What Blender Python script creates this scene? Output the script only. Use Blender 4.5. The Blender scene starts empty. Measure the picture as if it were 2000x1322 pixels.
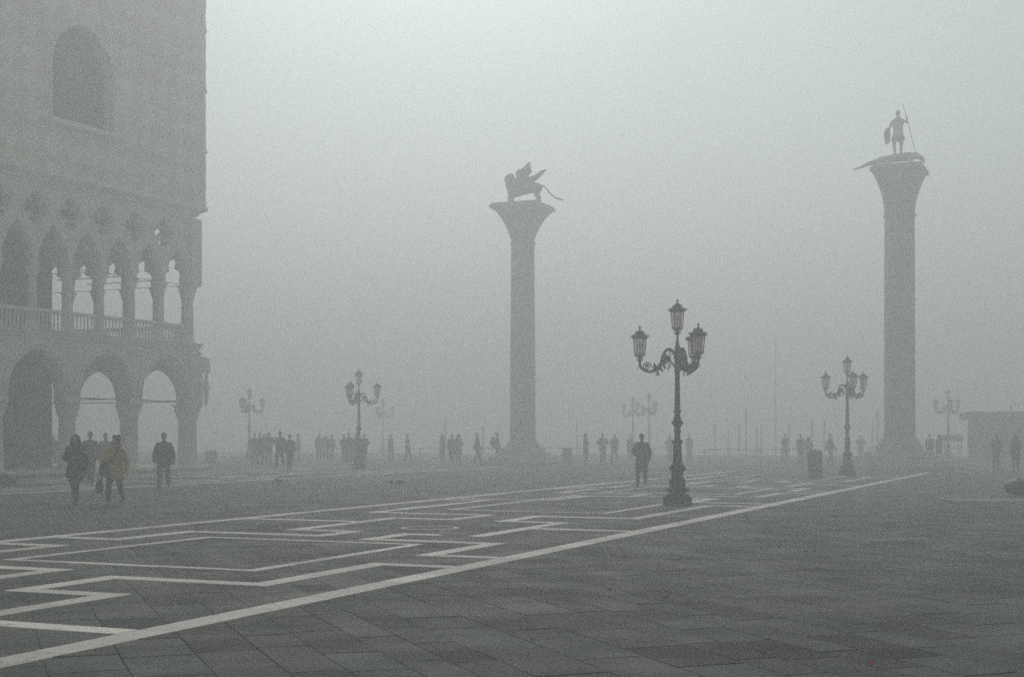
import bpy, bmesh, math, random
from mathutils import Vector, Matrix, noise

random.seed(7)
R = math.radians
scene = bpy.context.scene
col = scene.collection

# ------------------------------------------------------------------ camera, sky, sun, exposure
F, EYE, HOR = 2744.0, 1.70, 848.0            # focal length in photo pixels, eye height, horizon row
cam_d = bpy.data.cameras.new('camera')
cam_d.sensor_width = 36.0
cam_d.lens = F / 2000.0 * 36.0
cam_d.shift_y = 187.0 / 2000.0
cam_d.clip_end = 3000.0
cam = bpy.data.objects.new('camera', cam_d)
cam.location = (0, 0, EYE)
cam.rotation_euler = (R(90), 0, 0)
col.objects.link(cam)
scene.camera = cam

SUN_EL, SUN_AZ = 35.0, -4.0                 # azimuth measured from +Y towards +X
world = bpy.data.worlds.new('World')
scene.world = world
world.use_nodes = True
nt = world.node_tree
nt.nodes.clear()
sky = nt.nodes.new('ShaderNodeTexSky')
sky.sky_type = 'NISHITA'
sky.sun_disc = False
sky.sun_elevation = R(SUN_EL)
sky.sun_rotation = R(SUN_AZ)
sky.air_density = 1.0
sky.dust_density = 1.5
sky.ozone_density = 1.0
hs = nt.nodes.new('ShaderNodeHueSaturation')
hs.inputs['Saturation'].default_value = 0.10
bg = nt.nodes.new('ShaderNodeBackground')
bg.inputs['Strength'].default_value = 0.13
wo = nt.nodes.new('ShaderNodeOutputWorld')
nt.links.new(sky.outputs[0], hs.inputs['Color'])
tint = nt.nodes.new('ShaderNodeMix'); tint.data_type = 'RGBA'; tint.blend_type = 'MULTIPLY'
tint.inputs['Factor'].default_value = 1.0
tint.inputs[7].default_value = (0.872, 1.0, 0.962, 1)          # grey-green winter overcast
nt.links.new(hs.outputs[0], tint.inputs[6])
nt.links.new(tint.outputs[2], bg.inputs['Color'])
nt.links.new(bg.outputs[0], wo.inputs['Surface'])

sun_d = bpy.data.lights.new('sun', 'SUN')
sun_d.energy = 1.0
sun_d.angle = R(40)
sun_d.color = (1.0, 0.77, 0.86)
sun = bpy.data.objects.new('sun', sun_d)
sv = Vector((math.sin(R(SUN_AZ)) * math.cos(R(SUN_EL)), math.cos(R(SUN_AZ)) * math.cos(R(SUN_EL)), math.sin(R(SUN_EL))))
sun.rotation_euler = (-sv).to_track_quat('-Z', 'Y').to_euler()
sun.location = (0, 0, 60)
col.objects.link(sun)

vs = scene.view_settings
vs.view_transform = 'Standard'
vs.look = 'None'
vs.exposure = -0.44
vs.gamma = 1.0
vs.use_curve_mapping = False
scene.cycles.volume_bounces = 6
scene.cycles.max_bounces = 10
scene.cycles.use_denoising = False
HAZE_DENSITY, HAZE_G = 0.0148, 0.52

# ------------------------------------------------------------------ materials
MATS = {}

def base_mat(name):
    m = bpy.data.materials.new(name)
    m.use_nodes = True
    n = m.node_tree.nodes
    b = n['Principled BSDF']
    MATS[name] = m
    return m, n, m.node_tree.links, b

def mat(name, c, rough=0.7, var=0.25, scale=3.0, bump=0.0, bscale=30.0, metal=0.0, spec=0.4, c2=None):
    """a colour broken up by two noises, with fine relief"""
    m, n, l, b = base_mat(name)
    tc = n.new('ShaderNodeTexCoord')
    no = n.new('ShaderNodeTexNoise')
    no.inputs['Scale'].default_value = scale
    no.inputs['Detail'].default_value = 6
    no.inputs['Roughness'].default_value = 0.65
    l.new(tc.outputs['Object'], no.inputs['Vector'])
    rp = n.new('ShaderNodeValToRGB')
    d = c2 if c2 else tuple(x * (1 - var) for x in c)
    u = tuple(min(1, x * (1 + var * 0.7)) for x in c)
    rp.color_ramp.elements[0].position = 0.33
    rp.color_ramp.elements[1].position = 0.68
    rp.color_ramp.elements[0].color = (*d, 1)
    rp.color_ramp.elements[1].color = (*u, 1)
    l.new(no.outputs['Fac'], rp.inputs['Fac'])
    l.new(rp.outputs['Color'], b.inputs['Base Color'])
    b.inputs['Roughness'].default_value = rough
    b.inputs['Metallic'].default_value = metal
    b.inputs['Specular IOR Level'].default_value = spec
    if bump:
        bn = n.new('ShaderNodeTexNoise')
        bn.inputs['Scale'].default_value = bscale
        bn.inputs['Detail'].default_value = 4
        l.new(tc.outputs['Object'], bn.inputs['Vector'])
        bp = n.new('ShaderNodeBump')
        bp.inputs['Strength'].default_value = bump
        bp.inputs['Distance'].default_value = 0.03
        l.new(bn.outputs['Fac'], bp.inputs['Height'])
        l.new(bp.outputs['Normal'], b.inputs['Normal'])
    return m

ANG = math.atan2(1177, 2744)                 # long axis of the square against the view
DU = Vector((math.sin(ANG), math.cos(ANG)))
DV = Vector((math.cos(ANG), -math.sin(ANG)))
SLAB_ANG = R(-20.5)                          # slabs laid on the diagonal

def paving_mat(name, per_piece):
    m, n, l, b = base_mat(name)
    tc = n.new('ShaderNodeTexCoord')
    geo = n.new('ShaderNodeNewGeometry')
    mp = n.new('ShaderNodeMapping')
    mp.inputs['Rotation'].default_value = (0, 0, SLAB_ANG)
    l.new(geo.outputs['Position'], mp.inputs['Vector'])
    big = n.new('ShaderNodeTexNoise'); big.inputs['Scale'].default_value = 0.55; big.inputs['Detail'].default_value = 7
    big.inputs['Roughness'].default_value = 0.62
    l.new(geo.outputs['Position'], big.inputs['Vector'])
    fine = n.new('ShaderNodeTexNoise'); fine.inputs['Scale'].default_value = 22; fine.inputs['Detail'].default_value = 8
    fine.inputs['Roughness'].default_value = 0.7
    l.new(geo.outputs['Position'], fine.inputs['Vector'])
    r1 = n.new('ShaderNodeValToRGB')
    r1.color_ramp.elements[0].position = 0.30; r1.color_ramp.elements[0].color = (0.092, 0.096, 0.084, 1)
    r1.color_ramp.elements[1].position = 0.62; r1.color_ramp.elements[1].color = (0.132, 0.136, 0.119, 1)
    l.new(big.outputs['Fac'], r1.inputs['Fac'])
    r2 = n.new('ShaderNodeValToRGB')
    r2.color_ramp.elements[0].position = 0.35; r2.color_ramp.elements[0].color = (0.72, 0.72, 0.72, 1)
    r2.color_ramp.elements[1].position = 0.65; r2.color_ramp.elements[1].color = (1.22, 1.22, 1.2, 1)
    l.new(fine.outputs['Fac'], r2.inputs['Fac'])
    mx = n.new('ShaderNodeMix'); mx.data_type = 'RGBA'; mx.blend_type = 'MULTIPLY'; mx.inputs['Factor'].default_value = 1
    l.new(r1.outputs['Color'], mx.inputs[6]); l.new(r2.outputs['Color'], mx.inputs[7])
    out = mx.outputs[2]
    mx2 = n.new('ShaderNodeMix'); mx2.data_type = 'RGBA'; mx2.blend_type = 'MULTIPLY'; mx2.inputs['Factor'].default_value = 1
    l.new(out, mx2.inputs[6])
    if per_piece:
        at = n.new('ShaderNodeAttribute'); at.attribute_name = 'tone'
        l.new(at.outputs['Color'], mx2.inputs[7])
    else:
        br = n.new('ShaderNodeTexBrick')
        br.inputs['Scale'].default_value = 1.0
        br.inputs['Brick Width'].default_value = 0.9
        br.inputs['Row Height'].default_value = 0.45
        br.inputs['Mortar Size'].default_value = 0.008
        br.inputs['Color1'].default_value = (0.85, 0.85, 0.85, 1)
        br.inputs['Color2'].default_value = (1.15, 1.15, 1.12, 1)
        br.inputs['Mortar'].default_value = (0.45, 0.45, 0.45, 1)
        mp.inputs['Rotation'].default_value = (0, 0, SLAB_ANG + R(90))
        l.new(mp.outputs['Vector'], br.inputs['Vector'])
        l.new(br.outputs['Color'], mx2.inputs[7])
    st = n.new('ShaderNodeTexNoise'); st.inputs['Scale'].default_value = 1.3; st.inputs['Detail'].default_value = 9; st.inputs['Roughness'].default_value = 0.68; st.inputs['Distortion'].default_value = 0.6
    l.new(geo.outputs['Position'], st.inputs['Vector'])
    r3 = n.new('ShaderNodeValToRGB')
    r3.color_ramp.elements[0].position = 0.36; r3.color_ramp.elements[0].color = (0.50, 0.50, 0.49, 1)
    r3.color_ramp.elements[1].position = 0.47; r3.color_ramp.elements[1].color = (1, 1, 1, 1)
    l.new(st.outputs['Fac'], r3.inputs['Fac'])
    mx3 = n.new('ShaderNodeMix'); mx3.data_type = 'RGBA'; mx3.blend_type = 'MULTIPLY'; mx3.inputs['Factor'].default_value = 0.42
    l.new(mx2.outputs[2], mx3.inputs[6]); l.new(r3.outputs['Color'], mx3.inputs[7])
    l.new(mx3.outputs[2], b.inputs['Base Color'])
    # damp stone: sheen varies in patches
    wet = n.new('ShaderNodeTexNoise'); wet.inputs['Scale'].default_value = 0.9; wet.inputs['Detail'].default_value = 5
    l.new(mp.outputs['Vector'], wet.inputs['Vector'])
    mr = n.new('ShaderNodeMapRange')
    mr.inputs['From Min'].default_value = 0.35; mr.inputs['From Max'].default_value = 0.65
    mr.inputs['To Min'].default_value = 0.62; mr.inputs['To Max'].default_value = 0.85
    l.new(wet.outputs['Fac'], mr.inputs['Value'])
    l.new(mr.outputs['Result'], b.inputs['Roughness'])
    b.inputs['Specular IOR Level'].default_value = 0.16
    bp = n.new('ShaderNodeBump'); bp.inputs['Strength'].default_value = 0.5; bp.inputs['Distance'].default_value = 0.012
    l.new(fine.outputs['Fac'], bp.inputs['Height'])
    l.new(bp.outputs['Normal'], b.inputs['Normal'])
    return m

paving_mat('slab', True)
paving_mat('paving_far', False)

def white_stone():
    m, n, l, b = base_mat('white_stone')
    geo = n.new('ShaderNodeNewGeometry')
    a = n.new('ShaderNodeTexNoise'); a.inputs['Scale'].default_value = 1.6; a.inputs['Detail'].default_value = 6
    c = n.new('ShaderNodeTexNoise'); c.inputs['Scale'].default_value = 7; c.inputs['Detail'].default_value = 9; c.inputs['Roughness'].default_value = 0.75
    l.new(geo.outputs['Position'], a.inputs['Vector']); l.new(geo.outputs['Position'], c.inputs['Vector'])
    r1 = n.new('ShaderNodeValToRGB')
    r1.color_ramp.elements[0].position = 0.3; r1.color_ramp.elements[0].color = (0.66, 0.615, 0.54, 1)
    r1.color_ramp.elements[1].position = 0.65; r1.color_ramp.elements[1].color = (0.82, 0.765, 0.675, 1)
    r2 = n.new('ShaderNodeValToRGB')
    r2.color_ramp.elements[0].position = 0.36; r2.color_ramp.elements[0].color = (0.36, 0.35, 0.33, 1)
    r2.color_ramp.elements[1].position = 0.45; r2.color_ramp.elements[1].color = (1, 1, 1, 1)
    l.new(a.outputs['Fac'], r1.inputs['Fac']); l.new(c.outputs['Fac'], r2.inputs['Fac'])
    mx = n.new('ShaderNodeMix'); mx.data_type = 'RGBA'; mx.blend_type = 'MULTIPLY'; mx.inputs['Factor'].default_value = 0.85
    l.new(r1.outputs['Color'], mx.inputs[6]); l.new(r2.outputs['Color'], mx.inputs[7])
    at = n.new('ShaderNodeAttribute'); at.attribute_name = 'tone'
    mx2 = n.new('ShaderNodeMix'); mx2.data_type = 'RGBA'; mx2.blend_type = 'MULTIPLY'; mx2.inputs['Factor'].default_value = 1
    l.new(mx.outputs[2], mx2.inputs[6]); l.new(at.outputs['Color'], mx2.inputs[7])
    l.new(mx2.outputs[2], b.inputs['Base Color'])
    b.inputs['Roughness'].default_value = 0.6
    b.inputs['Specular IOR Level'].default_value = 0.35
white_stone()

mat('palace_stone', (0.78, 0.72, 0.61), 0.8, 0.2, 0.9, 0.4, 18)
mat('palace_trim', (0.84, 0.79, 0.68), 0.75, 0.2, 1.6, 0.3, 25)
mat('palace_inner', (0.06, 0.058, 0.052), 0.85, 0.3, 0.7, 0.3, 10)  # interior copy of the stone, portico shade put into its dark colour
mat('iron', (0.035, 0.04, 0.04), 0.55, 0.3, 8, 0.2, 60, 0.4)
mat('lamp_iron', (0.014, 0.020, 0.019), 0.5, 0.35, 7, 0.35, 70, 0.3)
mat('granite', (0.55, 0.53, 0.495), 0.65, 0.25, 2.5, 0.3, 40)
mat('column_stone', (0.58, 0.56, 0.52), 0.8, 0.3, 1.5, 0.4, 22)
mat('bronze', (0.27, 0.30, 0.275), 0.6, 0.3, 3, 0.3, 25, 0.3)
mat('statue_stone', (0.62, 0.61, 0.57), 0.75, 0.3, 3, 0.3, 25)
mat('wood_pole', (0.22, 0.205, 0.185), 0.85, 0.4, 4, 0.5, 30)
mat('deck_wood', (0.13, 0.12, 0.105), 0.8, 0.3, 4, 0.4, 30)
mat('galvanised', (0.22, 0.23, 0.235), 0.5, 0.2, 6, 0.1, 40, 0.6)
mat('bin_green', (0.18, 0.20, 0.195), 0.5, 0.3, 5, 0.15, 40)
mat('bag_plastic', (0.007, 0.009, 0.011), 0.32, 0.3, 6, 0.8, 16)
mat('kiosk_wall', (0.16, 0.18, 0.17), 0.6, 0.25, 2, 0.1, 20)
mat('kiosk_roof', (0.10, 0.11, 0.11), 0.6, 0.25, 2, 0.1, 20)
mat('kiosk_shutter', (0.11, 0.115, 0.11), 0.55, 0.2, 3, 0.1, 30)
mat('canvas', (0.08, 0.085, 0.08), 0.8, 0.3, 4, 0.3, 30)
mat('pigeon_grey', (0.075, 0.08, 0.09), 0.7, 0.35, 14)
mat('pigeon_dark', (0.035, 0.038, 0.045), 0.6, 0.3, 14)
mat('pigeon_leg', (0.28, 0.09, 0.07), 0.6, 0.2, 10)
mat('skin', (0.42, 0.26, 0.20), 0.6, 0.12, 9)
mat('lip', (0.25, 0.08, 0.07), 0.5, 0.1, 9)
mat('eye', (0.02, 0.018, 0.016), 0.25, 0.1, 9)
mat('hair_dark', (0.016, 0.012, 0.011), 0.55, 0.5, 25, 0.8, 70)
mat('hair_brown', (0.05, 0.032, 0.020), 0.55, 0.5, 25, 0.8, 60)
mat('hair_grey', (0.10, 0.095, 0.09), 0.6, 0.4, 25, 0.8, 60)
mat('fur_black', (0.008, 0.0075, 0.0075), 0.8, 0.5, 30, 1.0, 55)
mat('red_cloth', (0.42, 0.03, 0.025), 0.8, 0.25, 12, 0.3, 60)
mat('mustard_cloth', (0.42, 0.255, 0.03), 0.85, 0.3, 7, 0.5, 30)
mat('teal_denim', (0.022, 0.032, 0.036), 0.85, 0.3, 9, 0.4, 50)
mat('stocking', (0.016, 0.015, 0.016), 0.6, 0.2, 9)
mat('black_leather', (0.013, 0.013, 0.013), 0.4, 0.3, 12, 0.3, 40)
mat('brown_leather', (0.075, 0.047, 0.024), 0.5, 0.3, 12, 0.3, 40)
mat('navy_cloth', (0.022, 0.026, 0.034), 0.85, 0.3, 8, 0.4, 40)
mat('charcoal_cloth', (0.020, 0.022, 0.022), 0.85, 0.3, 8, 0.4, 40)
mat('grey_cloth', (0.085, 0.09, 0.09), 0.85, 0.3, 8, 0.4, 40)
mat('taupe_cloth', (0.085, 0.075, 0.065), 0.85, 0.3, 8, 0.4, 40)
mat('beige_cloth', (0.21, 0.185, 0.15), 0.85, 0.3, 8, 0.4, 40)
mat('faded_red_cloth', (0.27, 0.085, 0.065), 0.85, 0.3, 8, 0.4, 40)
mat('blue_cloth', (0.04, 0.065, 0.10), 0.85, 0.3, 8, 0.4, 40)
mat('green_cloth', (0.04, 0.05, 0.035), 0.85, 0.3, 8, 0.4, 40)
mat('paper', (0.62, 0.50, 0.36), 0.7, 0.1, 9)

def diaper_mat():
    m, n, l, b = base_mat('diaper_wall')
    tc = n.new('ShaderNodeTexCoord')
    sep = n.new('ShaderNodeSeparateXYZ'); l.new(tc.outputs['Object'], sep.inputs[0])
    cb = n.new('ShaderNodeCombineXYZ'); l.new(sep.outputs['X'], cb.inputs['X']); l.new(sep.outputs['Z'], cb.inputs['Y'])
    mp = n.new('ShaderNodeMapping'); mp.inputs['Rotation'].default_value = (0, 0, R(45)); mp.inputs['Scale'].default_value = (1.0, 1.0, 1)
    l.new(cb.outputs[0], mp.inputs['Vector'])
    br = n.new('ShaderNodeTexChecker'); br.inputs['Scale'].default_value = 1.15
    br.inputs['Color1'].default_value = (0.86, 0.80, 0.68, 1); br.inputs['Color2'].default_value = (0.72, 0.60, 0.48, 1)
    l.new(mp.outputs['Vector'], br.inputs['Vector'])
    fb = n.new('ShaderNodeTexBrick'); fb.inputs['Scale'].default_value = 1; fb.inputs['Brick Width'].default_value = 0.32; fb.inputs['Row Height'].default_value = 0.15
    fb.inputs['Mortar Size'].default_value = 0.008
    fb.inputs['Color1'].default_value = (0.92, 0.92, 0.92, 1); fb.inputs['Color2'].default_value = (1.08, 1.07, 1.06, 1); fb.inputs['Mortar'].default_value = (0.6, 0.58, 0.55, 1)
    l.new(cb.outputs[0], fb.inputs['Vector'])
    no = n.new('ShaderNodeTexNoise'); no.inputs['Scale'].default_value = 0.5; no.inputs['Detail'].default_value = 7
    l.new(tc.outputs['Object'], no.inputs['Vector'])
    rp = n.new('ShaderNodeValToRGB')
    rp.color_ramp.elements[0].position = 0.3; rp.color_ramp.elements[0].color = (0.86, 0.86, 0.86, 1)
    rp.color_ramp.elements[1].position = 0.7; rp.color_ramp.elements[1].color = (1.1, 1.1, 1.1, 1)
    l.new(no.outputs['Fac'], rp.inputs['Fac'])
    m1 = n.new('ShaderNodeMix'); m1.data_type = 'RGBA'; m1.blend_type = 'MULTIPLY'; m1.inputs['Factor'].default_value = 1
    l.new(br.outputs['Color'], m1.inputs[6]); l.new(fb.outputs['Color'], m1.inputs[7])
    m2 = n.new('ShaderNodeMix'); m2.data_type = 'RGBA'; m2.blend_type = 'MULTIPLY'; m2.inputs['Factor'].default_value = 1
    l.new(m1.outputs[2], m2.inputs[6]); l.new(rp.outputs['Color'], m2.inputs[7])
    l.new(m2.outputs[2], b.inputs['Base Color'])
    b.inputs['Roughness'].default_value = 0.8
diaper_mat()

def glass_mats():
    m, n, l, b = base_mat('pink_glass')
    out = n['Material Output']
    tr = n.new('ShaderNodeBsdfTransparent'); tr.inputs['Color'].default_value = (0.97, 0.935, 0.93, 1)
    tl = n.new('ShaderNodeBsdfTranslucent'); tl.inputs['Color'].default_value = (0.92, 0.82, 0.80, 1)
    gl = n.new('ShaderNodeBsdfGlossy'); gl.inputs['Roughness'].default_value = 0.12; gl.inputs['Color'].default_value = (0.8, 0.8, 0.8, 1)
    tc = n.new('ShaderNodeTexCoord')
    no = n.new('ShaderNodeTexNoise'); no.inputs['Scale'].default_value = 18; no.inputs['Detail'].default_value = 4
    l.new(tc.outputs['Object'], no.inputs['Vector'])
    mr = n.new('ShaderNodeMapRange'); mr.inputs['To Min'].default_value = 0.12; mr.inputs['To Max'].default_value = 0.36
    l.new(no.outputs['Fac'], mr.inputs['Value'])
    x1 = n.new('ShaderNodeMixShader'); l.new(mr.outputs['Result'], x1.inputs['Fac'])
    l.new(tr.outputs[0], x1.inputs[1]); l.new(tl.outputs[0], x1.inputs[2])
    x2 = n.new('ShaderNodeMixShader'); x2.inputs['Fac'].default_value = 0.06
    l.new(x1.outputs[0], x2.inputs[1]); l.new(gl.outputs[0], x2.inputs[2])
    l.new(x2.outputs[0], out.inputs['Surface'])
    mat('window_glass', (0.03, 0.034, 0.034), 0.5, 0.3, 1.5, spec=0.15)
    m, n, l, b = base_mat('water')
    b.inputs['Base Color'].default_value = (0.035, 0.05, 0.05, 1)
    b.inputs['Roughness'].default_value = 0.12
    tc = n.new('ShaderNodeTexCoord')
    no = n.new('ShaderNodeTexNoise'); no.inputs['Scale'].default_value = 0.8; no.inputs['Detail'].default_value = 5
    l.new(tc.outputs['Object'], no.inputs['Vector'])
    bp = n.new('ShaderNodeBump'); bp.inputs['Strength'].default_value = 0.5; bp.inputs['Distance'].default_value = 0.3
    l.new(no.outputs['Fac'], bp.inputs['Height']); l.new(bp.outputs['Normal'], b.inputs['Normal'])
    m, n, l, b = base_mat('puddle')
    b.inputs['Base Color'].default_value = (0.06, 0.062, 0.058, 1)
    b.inputs['Roughness'].default_value = 0.5
    no = n.new('ShaderNodeTexNoise'); no.inputs['Scale'].default_value = 3.0
    bp = n.new('ShaderNodeBump'); bp.inputs['Strength'].default_value = 0.05
    l.new(no.outputs['Fac'], bp.inputs['Height']); l.new(bp.outputs['Normal'], b.inputs['Normal'])
glass_mats()

# ------------------------------------------------------------------ mesh helpers
class MB:
    """collects pieces of ONE mesh"""
    def __init__(s):
        s.v = []; s.f = []; s.sm = []
    def add(s, vs, fs, smooth=False):
        o = len(s.v)
        s.v += [tuple(p) for p in vs]
        s.f += [tuple(i + o for i in f) for f in fs]
        s.sm += [smooth] * len(fs)
        return s
    def box(s, x0, x1, y0, y1, z0, z1, bev=0.0):
        if bev <= 0:
            vs = [(x, y, z) for z in (z0, z1) for x, y in ((x0, y0), (x1, y0), (x1, y1), (x0, y1))]
            return s.add(vs, [(3, 2, 1, 0), (4, 5, 6, 7), (0, 1, 5, 4), (1, 2, 6, 5), (2, 3, 7, 6), (3, 0, 4, 7)])
        b = bev
        rings = []
        for z, i in ((z0, b), (z0 + b, 0), (z1 - b, 0), (z1, b)):
            rings.append([(x0 + i, y0 + i, z), (x1 - i, y0 + i, z), (x1 - i, y1 - i, z), (x0 + i, y1 - i, z)])
        return s.loft(rings, smooth=False)
    def loft(s, rings, smooth=True, cap=True, close=True):
        n = len(rings[0]); vs = [p for r in rings for p in r]; fs = []
        for k in range(len(rings) - 1):
            for i in range(n if close else n - 1):
                j = (i + 1) % n
                fs.append((k * n + i, k * n + j, (k + 1) * n + j, (k + 1) * n + i))
        if cap:
            fs.append(tuple(reversed(range(n))))
            fs.append(tuple((len(rings) - 1) * n + i for i in range(n)))
        return s.add(vs, fs, smooth)
    def lathe(s, prof, n=20, cx=0, cy=0, smooth=True, rot=0.0):
        rings = [[(cx + r * math.cos(rot + 2 * math.pi * i / n), cy + r * math.sin(rot + 2 * math.pi * i / n), z) for i in range(n)] for z, r in prof]
        return s.loft(rings, smooth)
    def tube(s, pts, rads, n=8, smooth=True, side=(1, 0, 0), rnd=False):
        pts = [Vector(p) for p in pts]
        rads = [r if isinstance(r, tuple) else (r, r) for r in (rads if isinstance(rads, list) else [rads] * len(pts))]
        if rnd:   # rounded ends
            t0 = (pts[0] - pts[1]).normalized(); t1 = (pts[-1] - pts[-2]).normalized()
            a, b = rads[0], rads[-1]; ra = min(a); rb = min(b)
            pts = [pts[0] + t0 * ra, pts[0] + t0 * ra * 0.75] + pts + [pts[-1] + t1 * rb * 0.75, pts[-1] + t1 * rb]
            rads = [(a[0] * .15, a[1] * .15), (a[0] * .66, a[1] * .66)] + rads + [(b[0] * .66, b[1] * .66), (b[0] * .15, b[1] * .15)]
        rings = []
        sd = Vector(side)
        for i, p in enumerate(pts):
            t = (pts[min(i + 1, len(pts) - 1)] - pts[max(i - 1, 0)]).normalized()
            u = sd - t * sd.dot(t)
            if u.length < 1e-4:
                u = Vector((0, 1, 0)) - t * t.y
                if u.length < 1e-3: u = Vector((0, 0, 1)) - t * t.z
            u.normalize(); w = t.cross(u); sd = u
            a, b = rads[i]
            rings.append([tuple(p + u * (a * math.cos(2 * math.pi * k / n)) + w * (b * math.sin(2 * math.pi * k / n))) for k in range(n)])
        return s.loft(rings, smooth)
    def ball(s, c, r, n=12, m=8):
        r = r if isinstance(r, tuple) else (r, r, r)
        rings = []
        for k in range(m + 1):
            a = -math.pi / 2 + math.pi * (k if 0 < k < m else (0.05 if k == 0 else m - 0.05)) / m
            rings.append([(c[0] + r[0] * math.cos(a) * math.cos(2 * math.pi * i / n), c[1] + r[1] * math.cos(a) * math.sin(2 * math.pi * i / n), c[2] + r[2] * math.sin(a)) for i in range(n)])
        return s.loft(rings)
    def mesh(s, name):
        me = bpy.data.meshes.new(name)
        me.from_pydata(s.v, [], s.f)
        me.polygons.foreach_set('use_smooth', s.sm)
        me.update()
        return me
    def build(s, name, m, parent=None, sharp=40):
        me = s.mesh(name)
        if any(s.sm) and sharp: me.set_sharp_from_angle(angle=R(sharp))
        return link(name, me, m, parent)

def link(name, me, m=None, parent=None, matrix=None):
    if m and not me.materials:
        me.materials.append(MATS[m])
    o = bpy.data.objects.new(name, me)
    col.objects.link(o)
    if parent is not None: o.parent = parent
    if matrix is not None: o.matrix_local = matrix
    return o

def empty(name, loc=(0, 0, 0), rz=0.0, parent=None):
    o = bpy.data.objects.new(name, None)
    o.empty_display_size = 0.3
    o.location = loc; o.rotation_euler = (0, 0, rz)
    col.objects.link(o)
    if parent is not None: o.parent = parent
    return o

def tag(o, label=None, cat=None, group=None, kind=None):
    if label: o['label'] = label
    if cat: o['category'] = cat
    if group: o['group'] = group
    if kind: o['kind'] = kind
    return o

def copy_tree(o, parent=None):
    c = o.copy(); col.objects.link(c)
    if parent is not None:
        c.parent = parent
    for ch in list(o.children): copy_tree(ch, c)
    return c

def modded(me, mods):
    """mesh after modifiers; mods = [(type, {attr: value})]"""
    o = bpy.data.objects.new('tmp', me); col.objects.link(o)
    for t, at in mods:
        md = o.modifiers.new(t, t)
        for k, v in at.items(): setattr(md, k, v)
    dg = bpy.context.evaluated_depsgraph_get()
    r = bpy.data.meshes.new_from_object(o.evaluated_get(dg))
    bpy.data.objects.remove(o)
    return r

def fused(mb, voxel, it=3, lump=0.0, seed=0, lscale=14.0):
    """overlapping pieces become one continuous skin"""
    me = modded(mb.mesh('tmp'), [('REMESH', dict(mode='VOXEL', voxel_size=voxel)), ('SMOOTH', dict(factor=0.5, iterations=it))])
    if lump:
        co = [v.co.copy() for v in me.vertices]; no = [v.normal.copy() for v in me.vertices]
        buf = []
        for c, n in zip(co, no):
            q = c * lscale + Vector((seed * 7.1, 0, 0))
            buf += list(c + n * (noise.noise(q) * lump + noise.noise(q * 2.3) * lump * 0.5))
        me.vertices.foreach_set('co', buf)
    me.polygons.foreach_set('use_smooth', [True] * len(me.polygons))
    me.update()
    return me

def panel(outline, holes, y0, y1):
    """flat outline in (x, z) with holes, given thickness from y0 to y1"""
    cu = bpy.data.curves.new('tmp', 'CURVE'); cu.dimensions = '2D'; cu.fill_mode = 'BOTH'
    cu.extrude = abs(y1 - y0) / 2
    for pts in [outline] + holes:
        sp = cu.splines.new('POLY'); sp.points.add(len(pts) - 1)
        for p, q in zip(sp.points, pts): p.co = (q[0], q[1], 0, 1)
        sp.use_cyclic_u = True
    o = bpy.data.objects.new('tmp', cu); col.objects.link(o)
    dg = bpy.context.evaluated_depsgraph_get()
    me = bpy.data.meshes.new_from_object(o.evaluated_get(dg))
    bpy.data.objects.remove(o)
    for v in me.vertices:
        x, z, d = v.co
        v.co = (x, (y0 + y1) / 2 - d, z)
    me.update()
    return me

def G(x, y):
    """ground point seen at photo pixel (x, y)"""
    Y = F * EYE / (y - HOR)
    return Vector(((x - 1000) * Y / F, Y, 0))

def at(x, Y, z=0.0):
    return Vector(((x - 1000) * Y / F, Y, z))

def UV(u, v, z=0.0):
    p = DU * u + DV * v
    return Vector((p.x, p.y, z))

# ------------------------------------------------------------------ ground, quay, lagoon
QUAY = 112.0
def quad_sheet(name, u0, u1, v0, v1, z, m, nu=1, nv=1):
    mb = MB()
    vs = [UV(u0 + (u1 - u0) * i / nu, v0 + (v1 - v0) * j / nv, z) for i in range(nu + 1) for j in range(nv + 1)]
    fs = [(i * (nv + 1) + j, i * (nv + 1) + j + 1, (i + 1) * (nv + 1) + j + 1, (i + 1) * (nv + 1) + j) for i in range(nu) for j in range(nv)]
    fs = [tuple(reversed(f)) for f in fs]
    mb.add(vs, fs)
    return tag(mb.build(name, m), kind='structure')

ground = quad_sheet('pavement', -60, QUAY, -400, 300, -0.014, 'paving_far')
for p in ground.data.polygons:
    if p.normal.z < 0: ground.data.flip_normals(); break
water = quad_sheet('lagoon', QUAY + 0.2, 560, -400, 300, -0.9, 'water')
for p in water.data.polygons:
    if p.normal.z < 0: water.data.flip_normals(); break
mb = MB()
ring = []
for (du, dz) in ((QUAY - 0.35, 0.0), (QUAY - 0.35, 0.02), (QUAY + 0.2, 0.02), (QUAY + 0.25, -0.03), (QUAY + 0.25, -1.6), (QUAY, -1.6)):
    ring.append((du, dz))
mb.loft([[UV(u, v, z) for u, z in ring] for v in (-400, 300)], smooth=False)
tag(mb.build('quay_edge', 'column_stone'), kind='structure')

def tone_attr(me, tones):
    a = me.color_attributes.new('tone', 'FLOAT_COLOR', 'CORNER')
    i = 0
    buf = []
    for p in me.polygons:
        t = tones(p.index) if callable(tones) else tones
        buf += list(t) * p.loop_total
    a.data.foreach_set('color', buf)

SA, CA = math.sin(SLAB_ANG), math.cos(SLAB_ANG)
DS = Vector((SA, CA)); DT = Vector((CA, -SA))   # rows run along DS
def ST(s, t): p = DS * s + DT * t; return p

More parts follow.
